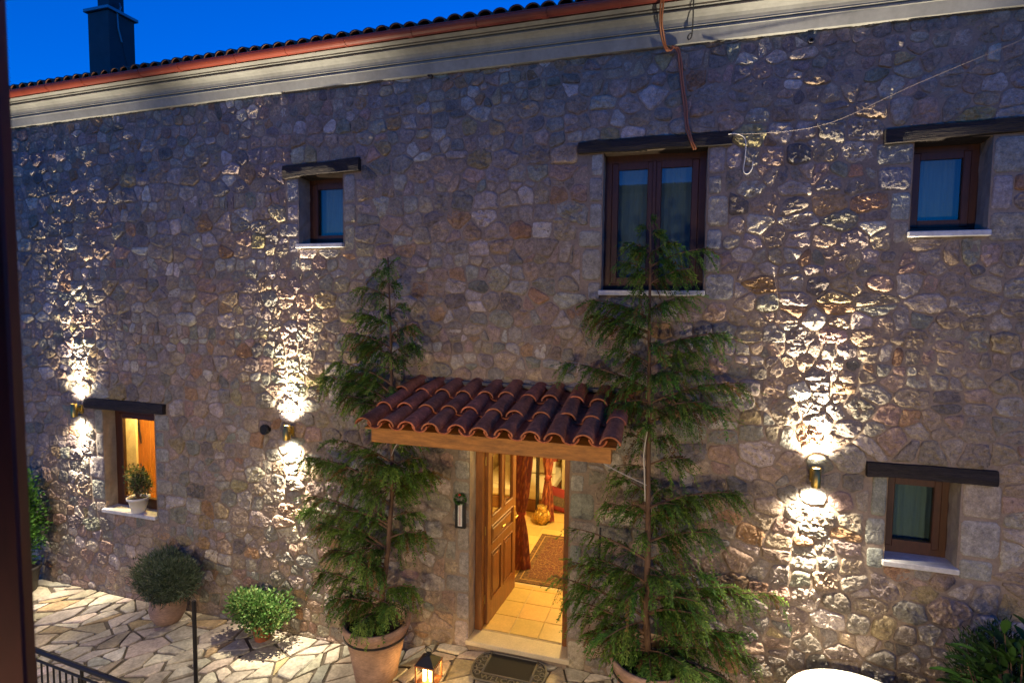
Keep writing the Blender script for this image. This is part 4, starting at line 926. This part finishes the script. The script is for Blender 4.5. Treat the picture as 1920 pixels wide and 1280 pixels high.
m.build('scroll', M['greyrubber'], mt, smooth=True)
m = MB()
for i in range(24): m.box(cx-.235, cx+.235, cy-.095+i*.0125, cy-.095+i*.0125+.006, mz+.0142, mz+.018)
tag(m.build('rib', M['blackrubber'], mt), kind='stuff')
fc = bpy.data.curves.new('lettering', 'FONT'); fc.body = 'WELCOME'; fc.size = .098; fc.extrude = .004; fc.align_x = 'CENTER'; fc.space_character = 1.08
fo = bpy.data.objects.new('tmp', fc); C.objects.link(fo); bpy.context.view_layer.update()
me = bpy.data.meshes.new_from_object(fo.evaluated_get(bpy.context.evaluated_depsgraph_get())); bpy.data.objects.remove(fo)
me.materials.clear(); me.materials.append(M['greyrubber']); lo = bpy.data.objects.new('lettering', me); put(lo, (cx, cy-.205, mz+.018), mt)
# thermometer
tm = thing('thermometer', (-2.22, -.03, 1.63), 'black wall thermometer with white scale and small leafy ornament left of the door', 'thermometer')
MB().box(-2.282, -2.160, -.052, -.030, 1.63, 1.925, .004).build('board', M['blackmetal'], tm)
MB().box(-2.245, -2.197, -.0555, -.0522, 1.655, 1.90).build('scale', M['scale'], tm)
m = MB()
for i in range(21): m.box(-2.240, -2.240+(.014 if i % 5 else .02), -.0568, -.0557, 1.68+i*.0102, 1.6815+i*.0102); m.box(-2.202-(.014 if i % 5 else .02), -2.202, -.0568, -.0557, 1.68+i*.0102, 1.6815+i*.0102)
m.build('tick_marks', M['blackmetal'], tm); MB().tube([(-2.221, -.058, 1.665), (-2.221, -.058, 1.89)], .0025, 6).build('tube', M['redflower'], tm)
lv = Leaves(); rg = np.random.default_rng(4); nn = 160; d = unit(rg.normal(0, 1, (nn, 3))); d[:, 1] = -abs(d[:, 1]); pp = np.array([-2.22, -.05, 1.955])+d*np.array([.055, .03, .045])
lv.quads(pp, unit(d+np.array([0, 0, .4])), unit(np.cross(d, rg.normal(0, 1, (nn, 3)))), np.full(nn, .03), np.full(nn, .015), np.tile([.05, .13, .03], (nn, 1))*rg.uniform(.6, 1.4, (nn, 1))); lv.build('leaf_ornament', tm)
MB().lathe(-2.215, -.085, [(.001, 2.0), (.012, 2.005), (.016, 2.015), (.001, 2.025)], 8).build('red_bloom', M['redflower'], tm)
# vent cover
vc = thing('vent_cover', (-4.78, -.03, 2.51), 'small round black vent cover beside the middle wall lamp', 'vent')
V = []; n = 20
for r, y in ((.062, .02), (.062, -.045), (.052, -.055), (.045, -.05)): V += [(-4.78+r*math.cos(2*math.pi*k/n), y, 2.51+r*math.sin(2*math.pi*k/n)) for k in range(n)]
obj('cover', V, [(j*n+k, (j+1)*n+k, (j+1)*n+(k+1) % n, j*n+(k+1) % n)[::-1] for j in range(3) for k in range(n)]+[tuple(range(3*n, 4*n))], M['blackmetal'], vc)
m = MB()
for i in range(5): m.box(-4.815, -4.745, -.058, -.052, 2.48+i*.014, 2.486+i*.014)
m.build('louvre', M['blackmetal'], vc)
# pipe stubs under the cornice
for x, z, lab in ((1.0, 6.355, 'short grey pipe stub under the cornice above the far right windows'), (-2.6, 6.44, 'short grey pipe stub under the cornice above the canopy')):
    V = []; n = 14
    for r, y in ((.022, .05), (.022, -.040), (.015, -.040), (.015, .05)): V += [(x+r*math.cos(2*math.pi*k/n), y, z+r*math.sin(2*math.pi*k/n)) for k in range(n)]
    tag(obj('pipe_stub', V, [(j*n+k, (j+1)*n+k, (j+1)*n+(k+1) % n, j*n+(k+1) % n)[::-1] for j in range(3) for k in range(n)], M['chimney']), lab, 'pipe', 'pipe stubs under the cornice')
# cables
def cable(name, pts, r, m, label, strands=1, cat='cable'):
    t = MB(); P = [np.array(p) for p in pts]; Q = []
    for i in range(len(P)-1):
        a, b, c, d = P[max(0, i-1)], P[i], P[i+1], P[min(len(P)-1, i+2)]
        for u in np.linspace(0, 1, 7, endpoint=False): Q.append(.5*((2*b)+(-a+c)*u+(2*a-5*b+4*c-d)*u*u+(-a+3*b-3*c+d)*u**3))
    Q.append(P[-1])
    for s in range(strands):
        o = np.array([r*1.5*math.cos(s*2.1), r*.8*math.sin(s*2.1), 0]) if strands > 1 else np.zeros(3); t.tube([tuple(q+o*(1+.25*math.sin(i*.7+s))) for i, q in enumerate(Q)], r, 6)
    return tag(t.build(name, m, smooth=True), label, cat)
cable('cable_bundle', [(-.235, -.46, 6.98), (-.235, -.45, 6.74), (-.25, -.33, 6.58), (-.235, -.16, 6.46), (-.19, -.09, 6.385), (-.135, -.07, 6.42), (-.095, -.06, 6.36), (-.075, -.055, 6.2), (-.03, -.055, 5.9), (.0, -.07, 5.68), (.04, -.075, 5.56), (.07, -.05, 5.49)], .0085, M['copper'], 'bundle of copper coloured cables running down to the double window', 3)
cable('white_cable', [(.355, -.075, 5.60), (.43, -.06, 5.60), (.50, -.05, 5.55), (.505, -.05, 5.40), (.495, -.05, 5.28), (.53, -.05, 5.245), (.565, -.05, 5.29), (.57, -.05, 5.35)], .005, M['whitecable'], 'short white cable hooked beside the double window lintel')
cable('thin_wire', [(.36, -.07, 5.60), (.8, -.08, 5.585), (1.2, -.09, 5.64), (1.74, -.10, 5.87), (2.35, -.12, 6.10), (3.4, -.14, 6.5)], .0024, mat('thin wire', (.25, .2, .16), .6), 'thin pale wire stretched across the wall above the far right window', cat='wire')
cable('iron_hook', [(.015, -.36, 6.74), (.02, -.30, 6.66), (.02, -.20, 6.56), (.015, -.12, 6.48), (-.005, -.10, 6.452), (-.02, -.10, 6.47), (-.01, -.11, 6.49), (.01, -.12, 6.50)], .006, M['blackmetal'], 'thin black iron hook hanging over the pale cornice', cat='hook')
cable('tie_cord', [(-2.45, -.95, 2.79), (-2.62, -.75, 2.66), (-2.82, -.46, 2.48)], .004, M['whitecable'], 'pale cord tying the left cypress to the canopy beam', cat='cord')
cable('tie_cord', [(-.62, -1.0, 2.79), (-.5, -.8, 2.66), (-.25, -.47, 2.45)], .004, M['whitecable'], 'pale cord tying the right cypress to the canopy beam', cat='cord')
cable('garden_stake', [(-.66, -.5, 1.55), (-.655, -.5, 1.80), (-.65, -.5, 2.02)], .010, M['blackmetal'], 'short black stake between the door frame and the right cypress', cat='stake')
cable('loose_cord', [(-.25, -.42, 3.0), (-.28, -.5, 2.75), (-.27, -.5, 2.55), (-.26, -.47, 2.3)], .006, M['whitecable'], 'pale cord hanging down along the trunk of the right cypress', cat='cord')

# ------------------------------------------------------------------ foreground: railing, pole, shutter
rl_ = thing('metal_railing', (-4.4, -2.3, 0), 'black metal stair railing with thin balusters in the foreground', 'railing')
A_, B_ = Vector((-6.2, -2.12, .93)), Vector((-3.3, -2.34, .93)); dv = (B_-A_).normalized()
MB().tube([tuple(A_), tuple(B_)], .022, 10).build('handrail', M['blackmetal'], rl_)
MB().tube([tuple(A_-Vector((0, 0, .09))), tuple(B_-Vector((0, 0, .09)))], .011, 8).build('rail', M['blackmetal'], rl_)
MB().tube([tuple(A_-Vector((0, 0, .85))), tuple(B_-Vector((0, 0, .85)))], .011, 8).build('rail', M['blackmetal'], rl_)
L_ = (B_-A_).length; nb_ = int(L_/.085)
for i in range(nb_+1):
    p = A_+dv*(i*L_/nb_); MB().tube([(p.x, p.y, .085), (p.x, p.y, .835)], .008, 8).build('baluster', M['blackmetal'], rl_)
for i in range(0, nb_+1, 8):
    p = A_+dv*((i+.5)*L_/nb_ if i < nb_ else L_); MB().tube([(p.x, p.y, 0), (p.x, p.y, .915)], .014, 8).build('post', M['blackmetal'], rl_)
pl = thing('metal_pole', (-4.28, -1.56, 0), 'slim black metal pole standing on the pale paving', 'pole')
MB().tube([(-4.28, -1.56, .01), (-4.285, -1.555, 1.25)], .019, 10).build('shaft', M['blackmetal'], pl); MB().tube([(-4.28, -1.56, 0), (-4.28, -1.56, .012)], .05, 14).build('base_plate', M['blackmetal'], pl)
sh = thing('window_shutter', (-1.1, -5.1, 3.4), 'dark red wooden shutter leaf close in front at the picture edge', 'shutter')
# a leaf seen almost edge on; the outer stile is the visible edge
p0 = Vector((-1.015, -4.885, 0)); d0 = Vector((-.80, -.60, 0)).normalized(); nn0 = Vector((-.6, .8, 0))
def shb(u0, u1, n0, n1, z0, z1, nm):
    t = MB().box(u0, u1, n0, n1, z0, z1, .004); V = [tuple(p0+d0*v[0]+nn0*v[1]+Vector((0, 0, v[2]))) for v in t.V]; return obj(nm, V, t.F, M['shutter'], sh)
zb0, zt0 = 3.30, 5.4
shb(0, .09, -.02, .02, zb0, zt0, 'stile'); shb(.51, .6, -.02, .02, zb0, zt0, 'stile'); shb(.0905, .5095, -.02, .02, zb0, zb0+.12, 'rail'); shb(.0905, .5095, -.02, .02, zt0-.12, zt0, 'rail')
for i in range(46): shb(.0905, .5095, -.012, .012, zb0+.122+i*.0375, zb0+.122+i*.0375+.036, 'slat')
